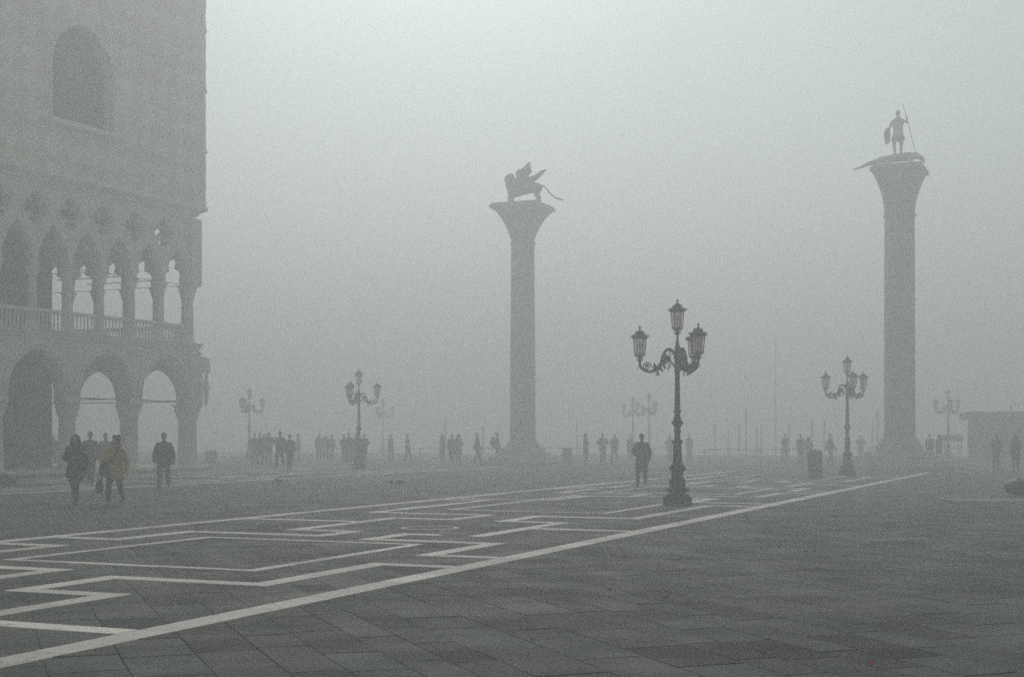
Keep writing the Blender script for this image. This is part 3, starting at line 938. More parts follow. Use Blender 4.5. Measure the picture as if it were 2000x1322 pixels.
# ------------------------------------------------------------------ the two tall columns
def tall_column(x, Y, label, ztop, zcap, r0, r1, side, rz, steps):
    t = empty('monumental_column', at(x, Y), rz)
    tag(t, label, 'column', 'tall granite columns at the water end of the square')
    n = 8
    z = 0.003
    for i, (w, h) in enumerate(steps):
        mb = MB()
        mb.lathe([(z, w), (z + h - 0.04, w), (z + h, w - 0.03)], 8, rot=R(22.5), smooth=False)
        mb.build('step', 'column_stone', t); z += h
    mb = MB(); mb.box(-r0 * 1.35, r0 * 1.35, -r0 * 1.35, r0 * 1.35, z, z + 0.28, 0.03); mb.build('plinth', 'column_stone', t); z += 0.28
    mb = MB(); mb.lathe([(z, r0 * 1.32), (z + .10, r0 * 1.36), (z + .2, r0 * 1.3), (z + .24, r0 * 1.15), (z + .34, r0 * 1.2), (z + .4, r0 * 1.05)], 28); mb.build('base_moulding', 'column_stone', t); z += 0.4
    prof = [(z + (zcap - z) * k / 12, r0 + (r1 - r0) * (k / 12) ** 1.5) for k in range(13)]
    prof += [(zcap + 0.01, r1 * 1.08), (zcap + 0.12, r1 * 1.10), (zcap + 0.14, r1)]
    mb = MB(); mb.lathe(prof, 32); mb.build('shaft', 'granite', t)
    # capital swelling from round to square
    mb = MB(); n = 40; rings = []
    H = ztop - 0.30 - zcap - 0.14
    for k in range(11):
        f = k / 10
        w = r1 + (side / 2 - r1) * (0.20 * f + 0.80 * f ** 2.6)
        p = 2 + 8 * f ** 1.5
        ring = []
        for i in range(n):
            a = 2 * math.pi * i / n
            c, s = math.cos(a), math.sin(a)
            q = w / (abs(c) ** p + abs(s) ** p) ** (1 / p)
            q *= 1 + 0.035 * math.sin(f * math.pi) * math.cos(8 * a)
            ring.append((q * c, q * s, zcap + 0.14 + H * f))
        rings.append(ring)
    mb.loft(rings); mb.build('capital', 'column_stone', t)
    s = side / 2
    mb = MB(); mb.box(-s * 1.04, s * 1.04, -s * 1.04, s * 1.04, ztop - 0.30, ztop - 0.12, 0.02); mb.box(-s * 0.98, s * 0.98, -s * 0.98, s * 0.98, ztop - 0.1195, ztop, 0.02)
    mb.build('abacus', 'column_stone', t)
    return t
RZ = -ANG
tall_column(1021, 80.0, 'tall granite column carrying the winged lion, in the middle', 14.75, 12.45, 0.73, 0.66, 2.78, RZ,
            [(2.3, 0.22), (1.95, 0.22), (1.6, 0.22)])
tall_column(1757, 70.0, 'thicker tall granite column carrying the spearman statue, on the right', 15.0, 12.5, 0.76, 0.73, 2.45, RZ,
            [(3.0, 0.22), (2.6, 0.22), (2.2, 0.22), (1.75, 0.2)])

def lion():
    t = empty('winged_lion_statue', at(1021, 80.0, 14.75), RZ)
    tag(t, 'dark winged lion statue with long trailing tail, atop the middle column', 'statue')
    mb = MB()
    mb.tube([(-.62, 0, .86), (-.3, 0, .86), (.25, 0, .9), (.75, 0, .94), (1.0, 0, .92)], [(.32, .42), (.31, .38), (.27, .30), (.27, .30), (.21, .25)], 12, side=(0, 1, 0), rnd=True)
    mb.tube([(-.6, 0, .95), (-.70, 0, 1.3), (-.76, 0, 1.54)], [.36, .36, .30], 12, side=(0, 1, 0), rnd=True)     # mane
    mb.ball((-.86, 0, 1.56), (.24, .2, .24))
    mb.tube([(-.95, 0, 1.52), (-1.10, 0, 1.47)], [.13, .09], 8, side=(0, 1, 0), rnd=True)
    for s in (-1, 1):
        mb.ball((-.78, s * .15, 1.78), (.05, .04, .07), 8, 6)
        mb.tube([(-.66, s * .17, .8), (-.72, s * .18, .42), (-.78, s * .18, .1), (-.92, s * .18, .06)], [.15, .11, .09, .08], 8, side=(0, 1, 0), rnd=True)
        mb.tube([(.92, s * .15, .86), (.84, s * .18, .55), (1.0, s * .18, .32), (.96, s * .18, .08), (.84, s * .18, .05)], [.19, .13, .085, .08, .075], 8, side=(0, 1, 0), rnd=True)
    body = link('body', fused(mb, 0.035, 3, 0.02, 1, 9), 'bronze', t)
    mb = MB()
    mb.tube([(1.12, 0, 1.0), (1.3, 0, .99), (1.5, 0, .76), (1.76, 0, .46), (2.02, 0, .26), (2.26, 0, .18), (2.44, 0, .12)], [.05, .045, .04, .04, .04, .055, .03], 8, side=(0, 1, 0), rnd=True)
    mb.build('tail', 'bronze', t)
    for s, tip in ((-1, ((-.2, 1.12), (-.28, 1.72), (-.12, 1.92), (.2, 1.98), (.42, 2.14), (.62, 2.30), (.66, 2.0), (.72, 1.78), (.5, 1.58), (.42, 1.3), (.15, 1.1))),
                   (1, ((-.1, 1.1), (.0, 1.5), (.3, 1.62), (.62, 1.72), (.9, 1.90), (1.2, 2.02), (1.12, 1.78), (.9, 1.55), (.62, 1.34), (.4, 1.12)))):
        me = panel([(a, b) for a, b in tip], [], -0.05, 0.05)
        for v in me.vertices: v.co.y += s * (0.2 + (v.co.z - 1.1) * 0.28)
        w = link('wing', me, 'bronze', t)
        for k in range(6):
            f = 0.12 + k * 0.15
            a, b = Vector(tip[0]), Vector(tip[5])
            c = a + (b - a) * f + Vector((.06, .02))
            mbf = MB()
            yy = lambda z: s * (0.2 + (z - 1.1) * 0.28) + s * 0.05
            mbf.tube([(c.x, yy(c.y), c.y), (c.x + .2, yy(c.y + .02), c.y + .02)], [.045, .02], 6, side=(0, 1, 0), rnd=True)
            mbf.build('feather', 'bronze', w)
    MB().box(-1.30, -.62, -.28, .28, 0.091, .2, .02).build('book', 'bronze', t)
    MB().box(-1.15, 1.1, -.42, .42, 0.002, .09, .015).build('base', 'column_stone', t)
lion()

def spearman():
    t = empty('spearman_statue', at(1754, 70.0, 15.0), RZ)
    tag(t, 'pale statue of a standing spearman with shield, on a crocodile, atop the right column', 'statue')
    mb = MB()      # crocodile-like beast underfoot
    mb.tube([(-2.25, 0, .02), (-1.9, 0, .10), (-1.4, 0, .28), (-.8, 0, .40), (-.1, 0, .46), (.5, 0, .48), (.9, 0, .50), (1.15, 0, .34), (1.28, 0, .14)], [.03, .06, .10, .17, .22, .22, .17, .12, .05], 10, side=(0, 1, 0), rnd=True)
    for sx in (-.5, .6):
        for s in (-1, 1):
            mb.tube([(sx, s * .15, .42), (sx + .05, s * .32, .25), (sx - .05, s * .36, .05)], [.10, .07, .06], 8, rnd=True)
    link('beast', fused(mb, 0.03, 2, 0.015, 3, 9), 'statue_stone', t)
    mb = MB()      # the standing figure
    for s, fx in ((-1, -.16), (1, .14)):
        mb.tube([(s * .12, 0, 1.62), (fx + s * .02, -.03, 1.15), (fx, 0, .72)], [.14, .10, .065], 10, rnd=True)
        mb.tube([(fx, .03, .70), (fx, -.2, .66)], [.07, .05], 8, rnd=True)
    mb.tube([(0, 0, 1.55), (0, 0, 1.85), (0, 0, 2.2), (0, 0, 2.36)], [(.27, .18), (.23, .16), (.29, .18), (.23, .13)], 12, rnd=True)
    mb.tube([(0, 0, 1.75), (0, 0, 1.5), (0, 0, 1.3)], [(.24, .18), (.31, .22), (.36, .25)], 12)        # kilt
    mb.tube([(0, 0, 2.35), (0, 0, 2.55)], .08, 8)
    mb.ball((0, -.01, 2.68), (.12, .14, .17))
    mb.tube([(-.26, 0, 2.3), (-.42, -.02, 1.98), (-.44, -.12, 1.7)], [.08, .065, .05], 8, rnd=True)
    mb.tube([(.26, 0, 2.3), (.46, 0, 2.15), (.42, -.06, 2.46)], [.08, .065, .05], 8, rnd=True)
    link('figure', fused(mb, 0.03, 2, 0.01, 5, 9), 'statue_stone', t)
    MB().tube([(.24, -.07, 3.1), (.42, -.07, 2.46), (.86, -.05, .62)], .016, 6).build('spear', 'bronze', t)
    mb = MB(); mb.ball((-.5, -.16, 1.55), (.16, .05, .42)); mb.build('shield', 'bronze', t)
spearman()

# ------------------------------------------------------------------ street lamps
def lantern_meshes():
    """lantern with its base at z = 0"""
    hexa = lambda r, z, rot=0: [(r * math.cos(rot + i * math.pi / 3), r * math.sin(rot + i * math.pi / 3), z) for i in range(6)]
    fr = MB()
    for i in range(6):
        a = i * math.pi / 3
        fr.tube([(.122 * math.cos(a), .122 * math.sin(a), .16), (.158 * math.cos(a), .158 * math.sin(a), .56)], .010, 5)
        fr.tube([(.02 * math.cos(a), .02 * math.sin(a), .0), (.075 * math.cos(a), .075 * math.sin(a), .05), (.06 * math.cos(a), .06 * math.sin(a), .10), (.115 * math.cos(a), .115 * math.sin(a), .155)], .011, 5)
    fr.loft([hexa(.10, .135), hexa(.135, .14), hexa(.135, .165), hexa(.12, .17)], False)
    fr.loft([hexa(.158, .55), hexa(.175, .555), hexa(.205, .575), hexa(.205, .60), hexa(.16, .61)], False)
    fr.tube([(0, 0, -.03), (0, 0, .1), (0, 0, .2)], [.022, .03, .02], 8)
    roof = MB()
    roof.loft([hexa(.17, .602), hexa(.135, .645), hexa(.105, .675), hexa(.125, .685), hexa(.125, .70), hexa(.09, .725), hexa(.05, .755), hexa(.02, .77)], False)
    for i in range(6):
        a = i * math.pi / 3
        roof.tube([(.2 * math.cos(a), .2 * math.sin(a), .59), (.222 * math.cos(a), .222 * math.sin(a), .62), (.205 * math.cos(a), .205 * math.sin(a), .645)], [.012, .014, .004], 5)
        b = a + math.pi / 6
        roof.ball((.18 * math.cos(b), .18 * math.sin(b), .615), (.03, .03, .035), 6, 4)
    fin = MB(); fin.lathe([(.765, .02), (.785, .012), (.80, .026), (.82, .03), (.84, .02), (.86, .008), (.875, .003)], 8)
    bulb = MB(); bulb.lathe([(.17, .03), (.22, .035), (.25, .02), (.33, .03), (.40, .045), (.45, .035), (.48, .01)], 10)
    panes = []
    for i in range(6):
        a, b = i * math.pi / 3, (i + 1) * math.pi / 3
        p = [Vector((.120 * math.cos(a), .120 * math.sin(a), .168)), Vector((.120 * math.cos(b), .120 * math.sin(b), .168)),
             Vector((.155 * math.cos(b), .155 * math.sin(b), .552)), Vector((.155 * math.cos(a), .155 * math.sin(a), .552))]
        m_ = (p[0] + p[1]) / 2; m_.z = 0; inn = m_.normalized() * 0.004
        mb = MB(); mb.loft([[tuple(q) for q in p], [tuple(q - inn) for q in p]], False)
        panes.append(mb.mesh('pane'))
    return fr.mesh('lantern'), roof.mesh('roof'), fin.mesh('finial'), bulb.mesh('bulb'), panes
LAN = lantern_meshes()

def spiral(c, r0, r1, a0, turns, n=26):
    return [(c[0] + (r0 + (r1 - r0) * i / n) * math.cos(a0 + turns * 2 * math.pi * i / n), 0, c[1] + (r0 + (r1 - r0) * i / n) * math.sin(a0 + turns * 2 * math.pi * i / n)) for i in range(n + 1)]

def smooth_path(pts, sub=6):
    out = []
    P = [Vector(p) for p in pts]
    for i in range(len(P) - 1):
        p0, p1, p2, p3 = P[max(i - 1, 0)], P[i], P[i + 1], P[min(i + 2, len(P) - 1)]
        for k in range(sub):
            t = k / sub
            out.append(0.5 * ((2 * p1) + (p2 - p0) * t + (2 * p0 - 5 * p1 + 4 * p2 - p3) * t * t + (3 * p1 - p0 - 3 * p2 + p3) * t ** 3))
    out.append(P[-1])
    return out

def leaf(mb, base, tip, w, up):
    b, t = Vector(base), Vector(tip)
    d = t - b; u = Vector(up)
    sd = d.cross(u).normalized()
    pts = []
    for f, ww, l in ((0, .3, 0), (.25, 1, .12), (.5, .8, .2), (.75, .9, .16), (1, .05, 0)):
        c = b + d * f + u * (l * d.length)
        pts.append([c - sd * w * ww, c + u * 0.02, c + sd * w * ww, c - u * 0.006])
    mb.loft([[tuple(q) for q in r] for r in pts], False)

def lamp_arm():
    """arm reaching out along +x with its scroll and acanthus leaves"""
    mb = MB()
    path = smooth_path([(.06, 0, 3.52), (.085, 0, 3.66), (.17, 0, 3.755), (.28, 0, 3.72), (.345, 0, 3.60), (.385, 0, 3.45), (.48, 0, 3.30), (.62, 0, 3.22), (.76, 0, 3.235), (.87, 0, 3.31), (.905, 0, 3.42), (.905, 0, 3.47)], 5)
    nn = len(path)
    mb.tube(path, [.026 + .012 * math.sin(math.pi * i / (nn - 1)) for i in range(nn)], 8, side=(0, 1, 0))
    mb.tube(smooth_path([(.50, 0, 3.29), (.58, 0, 3.30), (.63, 0, 3.34)], 4) + [Vector(p) for p in spiral((.735, 3.345), .105, .035, math.pi, -1.6)], .014, 6, side=(0, 1, 0))
    mb.tube([Vector(p) for p in spiral((.16, 3.66), .06, .02, 0.5, 1.3)], .013, 6, side=(0, 1, 0))
    mb.ball((.735, 0, 3.345), (.035, .03, .035), 8, 5)
    mb.tube([(.905, 0, 3.36), (.95, 0, 3.30), (.97, 0, 3.27)], [.012, .01, .006], 5, side=(0, 1, 0))
    rr = random.Random(5)
    for i, (x, z) in enumerate(((.24, 3.62), (.28, 3.56), (.31, 3.60), (.33, 3.50), (.36, 3.46), (.39, 3.42), (.44, 3.36), (.30, 3.66), (.52, 3.29), (.20, 3.60))):
        for s in (-1, 1):
            tx = x + rr.uniform(-.10, .02); tz = z - rr.uniform(.10, .2)
            leaf(mb, (x, s * .01, z), (tx, s * rr.uniform(.04, .09), tz), .028, (rr.uniform(-.1, .1), s * .8, .3))
    leaf(mb, (.16, 0, 3.42), (.20, 0, 3.24), .04, (1, 0, 0))
    leaf(mb, (.10, 0, 3.44), (.16, 0, 3.30), .04, (1, 0, 0))
    mb.tube(smooth_path([(.05, 0, 3.30), (.12, 0, 3.42), (.22, 0, 3.50), (.30, 0, 3.52)], 4), [.02] * 13, 6, side=(0, 1, 0))
    leaf(mb, (.58, 0, 3.22), (.47, 0, 3.14), .02, (0, 0, -1))
    for k in range(11):            # acanthus fan set across the arm
        a = R(-200 + k * 22)
        leaf(mb, (.50, .02 * math.cos(a), 3.33 + .02 * math.sin(a)), (.52 + .03 * math.sin(k * 2.1), .19 * math.cos(a), 3.36 + .15 * math.sin(a)), .042, (1, 0, 0))
    me = mb.mesh('arm'); me.set_sharp_from_angle(angle=R(50)); return me
ARM = lamp_arm()

def street_lamp():
    t = empty('street_lamp')
    mb = MB()
    mb.lathe([(0, .37), (.12, .37), (.145, .355), (.155, .325), (.20, .315), (.25, .285), (.27, .24)], 8, smooth=False, rot=R(22.5))
    mb.lathe([(.262, .225), (.31, .215), (.345, .25), (.375, .275), (.40, .265), (.415, .215), (.45, .192)], 8, smooth=False, rot=R(22.5))
    for i in range(8):
        a = R(45 * i + 22.5)
        mb.ball((.27 * math.cos(a), .27 * math.sin(a), .355), (.045, .045, .04), 6, 4)
        mb.ball((.34 * math.cos(a), .34 * math.sin(a), .16), (.04, .04, .04), 6, 4)
    mb.build('base', 'lamp_iron', t, 35)
    mb = MB()
    mb.lathe([(.45, .188), (.52, .175), (.60, .155), (.70, .143), (.76, .14), (.79, .16), (.81, .15), (.85, .172), (.90, .178), (.94, .16), (.965, .17), (.985, .125),
              (1.02, .113), (1.25, .105), (1.46, .10), (1.49, .125), (1.52, .13), (1.545, .132), (1.56, .10), (1.60, .072), (1.72, .067), (1.765, .088), (1.79, .092), (1.81, .07), (1.86, .075),
              (1.92, .105), (1.98, .113), (2.04, .096), (2.075, .078), (2.085, .098), (2.10, .098), (2.115, .076), (2.20, .065), (2.24, .092), (2.265, .10), (2.285, .075), (2.32, .072),
              (2.8, .064), (3.2, .058), (3.22, .075), (3.26, .078), (3.28, .062), (3.5, .07), (3.62, .075), (3.68, .09), (3.72, .068), (3.80, .066), (3.86, .05), (3.98, .028), (4.02, .022), (4.05, .034), (4.07, .018), (4.12, .022)], 16)
    for z, r, k, h in ((.87, .165, 8, .06), (.53, .17, 8, .09), (1.98, .105, 8, .05), (3.68, .085, 6, .05)):
        for i in range(k):
            a = 2 * math.pi * i / k
            mb.ball((r * math.cos(a), r * math.sin(a), z), (.035, .035, h), 6, 5)
    mb.build('post', 'lamp_iron', t, 30)
    def lant(M, par):
        l = link('lantern', LAN[0], 'lamp_iron', par, M)
        link('roof', LAN[1], 'lamp_iron', l); link('finial', LAN[2], 'lamp_iron', l); link('bulb', LAN[3], 'paper', l)
        for p in LAN[4]: link('pane', p, 'pink_glass', l)
    for k in range(3):
        M = Matrix.Rotation(R(120 * k), 4, 'Z')
        link('arm', ARM, 'lamp_iron', t, M)
        lant(M @ Matrix.Translation((.905, 0, 3.46)), t)
    lant(Matrix.Translation((0, 0, 4.10)), t)
    return t
LAMP = street_lamp()
LG = 'three-armed street lamps on the square'
for i, (x, Y, az, label) in enumerate((
        (1323, 34.0, 176, 'nearest dark iron three-armed street lamp, beside the man in the long coat'),
        (1655, 58.0, 31, 'iron street lamp close left of the right column, beside a litter bin'),
        (701, 69.7, 10, 'iron street lamp with people crowded at its foot, between palace and middle column'),
        (487, 98.0, 3, 'pale hazy street lamp above the huddle of people nearest the palace'),
        (1852, 101.0, 25, 'hazy street lamp right of the right column, rising behind a small stall'),
        (1236, 118.0, 20, 'very faint street lamp in the haze above the man in the long coat'),
        (748, 128.0, 12, 'very faint street lamp just right of the lamp beside the palace crowd'),
        (1268, 146.0 * 0.75, 50, 'faintest street lamp, just left of the nearest lamp post'))):
    o = LAMP if i == 0 else copy_tree(LAMP)
    o.location = at(x, Y, 0.004); o.rotation_euler = (0, 0, R(az))
    tag(o, label, 'street lamp', LG)

# ------------------------------------------------------------------ people
def joints(pose):
    """joint positions for a 1.75 m person facing -y; pose keys: stride, lead, armL/armR, turn"""
    s = pose.get('stride', 0.0); lead = pose.get('lead', 1)
    drop = 0.84 - math.sqrt(max(0.84 ** 2 - s ** 2, 0.1)) if s else 0.0
    J = {'drop': drop}
    for nm, sx in (('R', -1), ('L', 1)):
        front = (sx == lead)
        fy = -s if front else s
        az = 0.085 if front or s < 0.05 else 0.085 + s * 0.45
        hip = Vector((sx * .095, 0, .93 - drop)); ank = Vector((sx * (.10 if s else .11), fy, az))
        mid = (hip + ank) / 2
        knee = mid + Vector((0, -0.03 if front else -0.02 - s * 0.35, 0.0))
        toe = ank + (Vector((sx * .02, -.155, -.05)) if front or s < 0.05 else Vector((0, -.12, -.085 - 0.02)))
        if toe.z < 0.032: toe.z = 0.032
        heel = ank + Vector((0, .045, -.05 if front or s < .05 else -.03))
        J['leg' + nm] = (hip, knee, ank, toe, heel)
        sh = Vector((sx * .168, 0, 1.395 - drop))
        arm = pose.get('arm' + nm)
        if arm is None:
            sw = -fy * 0.9
            el = sh + Vector((sx * .055, sw * 0.45 + .02, -.27)); wr = el + Vector((sx * .0, sw * 0.6 - .05, -.245))
        else:
            el, wr = sh + Vector(arm[0]), sh + Vector(arm[1])
        J['arm' + nm] = (sh, el, wr)
    return J

def add_hand(mb, el, wr, sx):
    d = (wr - el).normalized()
    side = Vector((0, -1, 0)); side = (side - d * side.dot(d)).normalized()
    nrm = d.cross(side).normalized()
    palm = wr + d * .05
    mb.tube([wr, palm, wr + d * .085], [(.027, .02), (.04, .017), (.038, .014)], 8, side=tuple(side), rnd=True)
    for k, (off, ln) in enumerate(((-.028, .062), (-.009, .075), (.010, .07), (.028, .055))):
        b = wr + d * .085 + side * off
        mb.tube([b, b + d * ln * .55 - nrm * sx * -.006, b + d * ln * .95 - nrm * sx * -.022], [.0095, .009, .008], 6, rnd=True)
    b = wr + d * .03 + side * .034
    mb.tube([b, b + side * .025 + d * .028, b + side * .03 + d * .058], [.012, .011, .009], 6, rnd=True)

def person_meshes(style, pose, voxel):
    """-> list of (part name, mesh, material)"""
    J = joints(pose); dz = -J['drop']; out = []
    Vd = lambda x, y, z: (x, y, z + dz)
    turn = Matrix.Rotation(R(pose.get('turn', 0)), 4, 'Z')
    tilt = pose.get('nod', 0.0)
    def hd(x, y, z):
        p = turn @ Vector((x, y, 0)); return (p.x, p.y - 0.012 - tilt, z + dz)
    # body: one continuous skin
    b = MB()
    for nm in 'RL':
        hip, knee, ank, toe, heel = J['leg' + nm]
        b.tube([hip, (hip + knee) / 2, knee, knee * .6 + ank * .4, ank], [.086, .075, .055, .056, .036], 10, rnd=True)
        b.tube([heel, ank * .5 + toe * .5 + Vector((0, 0, -.01)), toe], [.034, .036, .028], 8, rnd=True)
        sh, el, wr = J['arm' + nm]
        b.tube([sh, (sh + el) / 2, el, (el + wr) / 2, wr], [.052, .046, .038, .036, .026], 8, rnd=True)
        add_hand(b, el, wr, -1 if nm == 'R' else 1)
    b.tube([Vd(0, 0, .9), Vd(0, 0, 1.08), Vd(0, 0, 1.3), Vd(0, .005, 1.43), Vd(0, .01, 1.47)], [(.155, .10), (.135, .09), (.165, .105), (.15, .08), (.08, .065)], 12, rnd=True)
    b.tube([Vd(0, .012, 1.44), hd(0, .02, 1.56)], [.056, .052], 8)
    b.ball(hd(0, .012, 1.655), (.074, .09, .098), 14, 10)
    b.tube([hd(0, -.02, 1.60), hd(0, -.045, 1.565)], [(.056, .05), (.034, .03)], 10, rnd=True)
    b.tube([hd(0, -.078, 1.655), hd(0, -.102, 1.622)], [.010, .015], 6, rnd=True)
    for s in (-1, 1): b.ball(hd(s * .076, .018, 1.635), (.012, .02, .03), 6, 5)
    out.append(('body', fused(b, voxel * 0.8, 2), 'skin'))
    if style.get('face'):
        for s in (-1, 1):
            e = MB(); e.ball(hd(s * .03, -.072, 1.652), (.014, .010, .008), 8, 6); out.append(('eye', e.mesh('eye'), 'eye'))
        e = MB(); e.ball(hd(0, -.088, 1.588), (.024, .008, .008), 8, 6); out.append(('mouth', e.mesh('mouth'), 'lip'))
    # trousers / stockings
    tr = style.get('trousers')
    if tr:
        tk = style.get('leg_extra', .022)
        m_ = MB()
        for nm in 'RL':
            hip, knee, ank, toe, heel = J['leg' + nm]
            low = ank + (knee - ank).normalized() * .02
            m_.tube([hip, (hip + knee) / 2, knee, knee * .55 + low * .45, low], [.092 + tk, .076 + tk, .058 + tk, .056 + tk, .045 + tk], 10)
        m_.tube([Vd(0, 0, .86), Vd(0, 0, .95), Vd(0, 0, 1.06)], [(.165, .115), (.175, .12), (.16, .11)], 12, rnd=True)
        out.append(('trousers' if tk > .01 else 'stockings', fused(m_, voxel, 2, .006 if tk > .01 else 0, 3), tr))
    # shoes
    for nm in 'RL':
        hip, knee, ank, toe, heel = J['leg' + nm]
        m_ = MB()
        m_.tube([heel, (heel + toe) / 2, toe], [(.042, .04), (.045, .042), (.036, .030)], 8, rnd=True)
        m_.tube([ank + Vector((0, .01, -.03)), ank + (knee - ank).normalized() * style.get('boot', .05)], [.046, .05], 8, rnd=True)
        if style.get('heel_h'): m_.tube([heel + Vector((0, .01, 0)), heel + Vector((0, .02, -.05))], [.02, .014], 6)
        me = fused(m_, max(voxel * .7, .009), 2)
        for v in me.vertices: v.co.z = max(v.co.z, 0.0)
        out.append(('shoe', me, style.get('shoes', 'black_leather')))
    # skirt
    if style.get('skirt'):
        m_ = MB(); m_.loft([[(a_ * math.cos(t), c_ * math.sin(t), z + dz) for t in [2 * math.pi * i / 24 for i in range(24)]] for z, a_, c_ in ((1.05, .15, .11), (.85, .18, .13), (.58, .19, .145))])
        out.append(('skirt', m_.mesh('skirt'), style['skirt']))
    # jacket / coat with sleeves
    hem = style.get('hem', .82); fl = style.get('flare', 1.0); bk = style.get('bulk', 0.0)
    m_ = MB()
    zs = [1.495, 1.465, 1.43, 1.38, 1.28, 1.13, 1.0, max(.9, hem + .02), hem]
    rx = [.06, .098, .145, .178, .185, .172, .18, .192 * fl, .202 * fl]
    ry = [.06, .08, .10, .122, .135, .125, .13, .142 * fl, .152 * fl]
    if hem < .8: zs.insert(8, (.9 + hem) / 2); rx.insert(8, .198 * fl); ry.insert(8, .148 * fl)
    m_.tube([Vd(0, .004, z) for z in zs], [(a_ + bk, c_ + bk) for a_, c_ in zip(rx, ry)], 16)
    m_.tube([Vd(0, .01, 1.44), Vd(0, .014, 1.50 + style.get('collar', 0))], [(.088 + bk * .6, .08 + bk * .6), (.078 + bk * .6, .072 + bk * .6)], 12)
    for nm in 'RL':
        sh, el, wr = J['arm' + nm]
        m_.tube([sh + Vector((0, 0, .005)), (sh + el) / 2, el, (el + wr) / 2, wr - (wr - el).normalized() * .01], [.066 + bk, .062 + bk, .055 + bk, .050 + bk, .044 + bk], 10, rnd=False)
        m_.ball(tuple(sh), (.066 + bk, .068 + bk, .064 + bk), 10, 6)
    out.append((style.get('coat_name', 'coat'), fused(m_, voxel, 2, style.get('lump', .010), style.get('seed', 1), style.get('lscale', 10)), style.get('coat', 'charcoal_cloth')))
    # hair
    h = MB(); kind = style.get('hair', 'short')
    h.ball(hd(0, .026, 1.682), (.083, .093, .088), 14, 8)
    h.ball(hd(0, .05, 1.64), (.08, .072, .085), 12, 8)
    if kind == 'long':
        for s in (-1, 1): h.tube([hd(s * .07, .0, 1.70), hd(s * .092, .0, 1.60), hd(s * .10, -.02, 1.47), hd(s * .095, -.05, 1.36)], [.04, .045, .05, .03], 8, rnd=True)
        h.tube([hd(0, .06, 1.7), hd(0, .10, 1.55), hd(0, .11, 1.38)], [(.08, .05), (.11, .05), (.10, .03)], 10, rnd=True)
    elif kind == 'curly':
        rr = random.Random(3)
        for i in range(34):
            a = rr.uniform(-.2, math.pi + .2); z = rr.uniform(1.44, 1.77)
            w = .095 if z < 1.7 else .07
            h.ball(hd(w * math.cos(a), .02 + w * math.sin(a) * .95, z), rr.uniform(.032, .05), 8, 6)
    elif kind == 'hat':
        h = MB(); h.ball(hd(0, .012, 1.70), (.088, .102, .075), 14, 8); h.tube([hd(0, -.02, 1.69), hd(0, -.02, 1.70)], [(.092, .11), (.085, .1)], 12)
        h.tube([hd(0, .05, 1.69), hd(0, .06, 1.58)], [(.078, .06), (.06, .04)], 8, rnd=True)
    out.append(('cap' if kind == 'hat' else 'hair', fused(h, max(voxel * .8, .009), 1, .008, 2, 45), style.get('hair_m', 'hair_dark')))
    return out

def person(label, loc, facing, style, pose, H=1.75, voxel=0.014, group=None):
    t = empty('person', loc, R(facing))
    t.scale = (H / 1.75,) * 3
    tag(t, label, 'person', group)
    for nm, me, m in person_meshes(style, pose, voxel): link(nm, me, m, t)
    return t
def ground_at(x, y): p = G(x, y); p.z = 0.002; return p

# the walkers in front (facing 0 = towards the camera)
p1 = ground_at(148, 986)
person('woman in a shaggy black coat and red skirt walking left of the mustard coat', p1, -12,
       dict(face=True, trousers='stocking', leg_extra=.004, skirt='red_cloth', hem=.69, flare=1.12, bulk=.026, coat='fur_black', lump=.026, lscale=22, hair='long', hair_m='hair_dark', boot=.10, heel_h=True, collar=.03, coat_name='fur_coat'),
       dict(stride=.17, lead=1, armR=((-.10, .03, -.25), (-.02, -.20, -.16)), armL=((.09, .02, -.28), (.08, -.05, -.52))), 1.70, .013, 'people walking towards the camera')
p2 = ground_at(225, 988)
person('woman with curly hair in a mustard yellow coat, carrying two bags', p2, -6,
       dict(face=True, trousers='teal_denim', leg_extra=.012, hem=.68, flare=1.05, bulk=.012, coat='mustard_cloth', lump=.012, hair='curly', hair_m='hair_brown', boot=.16, shoes='black_leather'),
       dict(stride=.25, lead=-1, turn=-32, armR=((-.10, .02, -.27), (-.14, -.06, -.52)), armL=((.11, .05, -.26), (.13, -.02, -.50))), 1.68, .013, 'people walking towards the camera')
p3 = ground_at(176, 948)
person('man in a dark jacket and beige trousers, just behind the two women', p3, 5,
       dict(face=True, trousers='taupe_cloth', coat='charcoal_cloth', hem=.84, bulk=.012, hair='short', hair_m='hair_dark'), dict(stride=.24, lead=1), 1.82, .016, 'people walking towards the camera')
p4 = ground_at(206, 938)
person('man in a grey jacket half hidden behind the mustard coat', p4, 8,
       dict(face=True, trousers='charcoal_cloth', coat='grey_cloth', hem=.84, bulk=.008, hair='short', hair_m='hair_brown'), dict(stride=.22, lead=-1), 1.76, .018, 'people walking towards the camera')
p5 = ground_at(320, 957)
person('man in a navy jacket walking alone beside the corner of the palace', p5, 4,
       dict(face=True, trousers='taupe_cloth', coat='navy_cloth', hem=.80, bulk=.022, hair='short', hair_m='hair_brown'),
       dict(stride=.26, lead=-1, armL=((.10, .0, -.27), (.12, -.12, -.49)), armR=((-.11, .04, -.27), (-.10, .0, -.50))), 1.78, .015, 'people walking towards the camera')
p6 = ground_at(1253, 950)
person('man seen from behind in a long dark coat, beside the nearest lamp', p6, 184,
       dict(trousers='charcoal_cloth', coat='charcoal_cloth', hem=.50, flare=.98, bulk=.014, hair='short', hair_m='hair_dark', coat_name='overcoat'),
       dict(stride=.20, lead=1, armR=((-.10, .02, -.27), (-.08, -.02, -.52)), armL=((.11, -.03, -.27), (.02, -.22, -.34))), 1.74, .014)

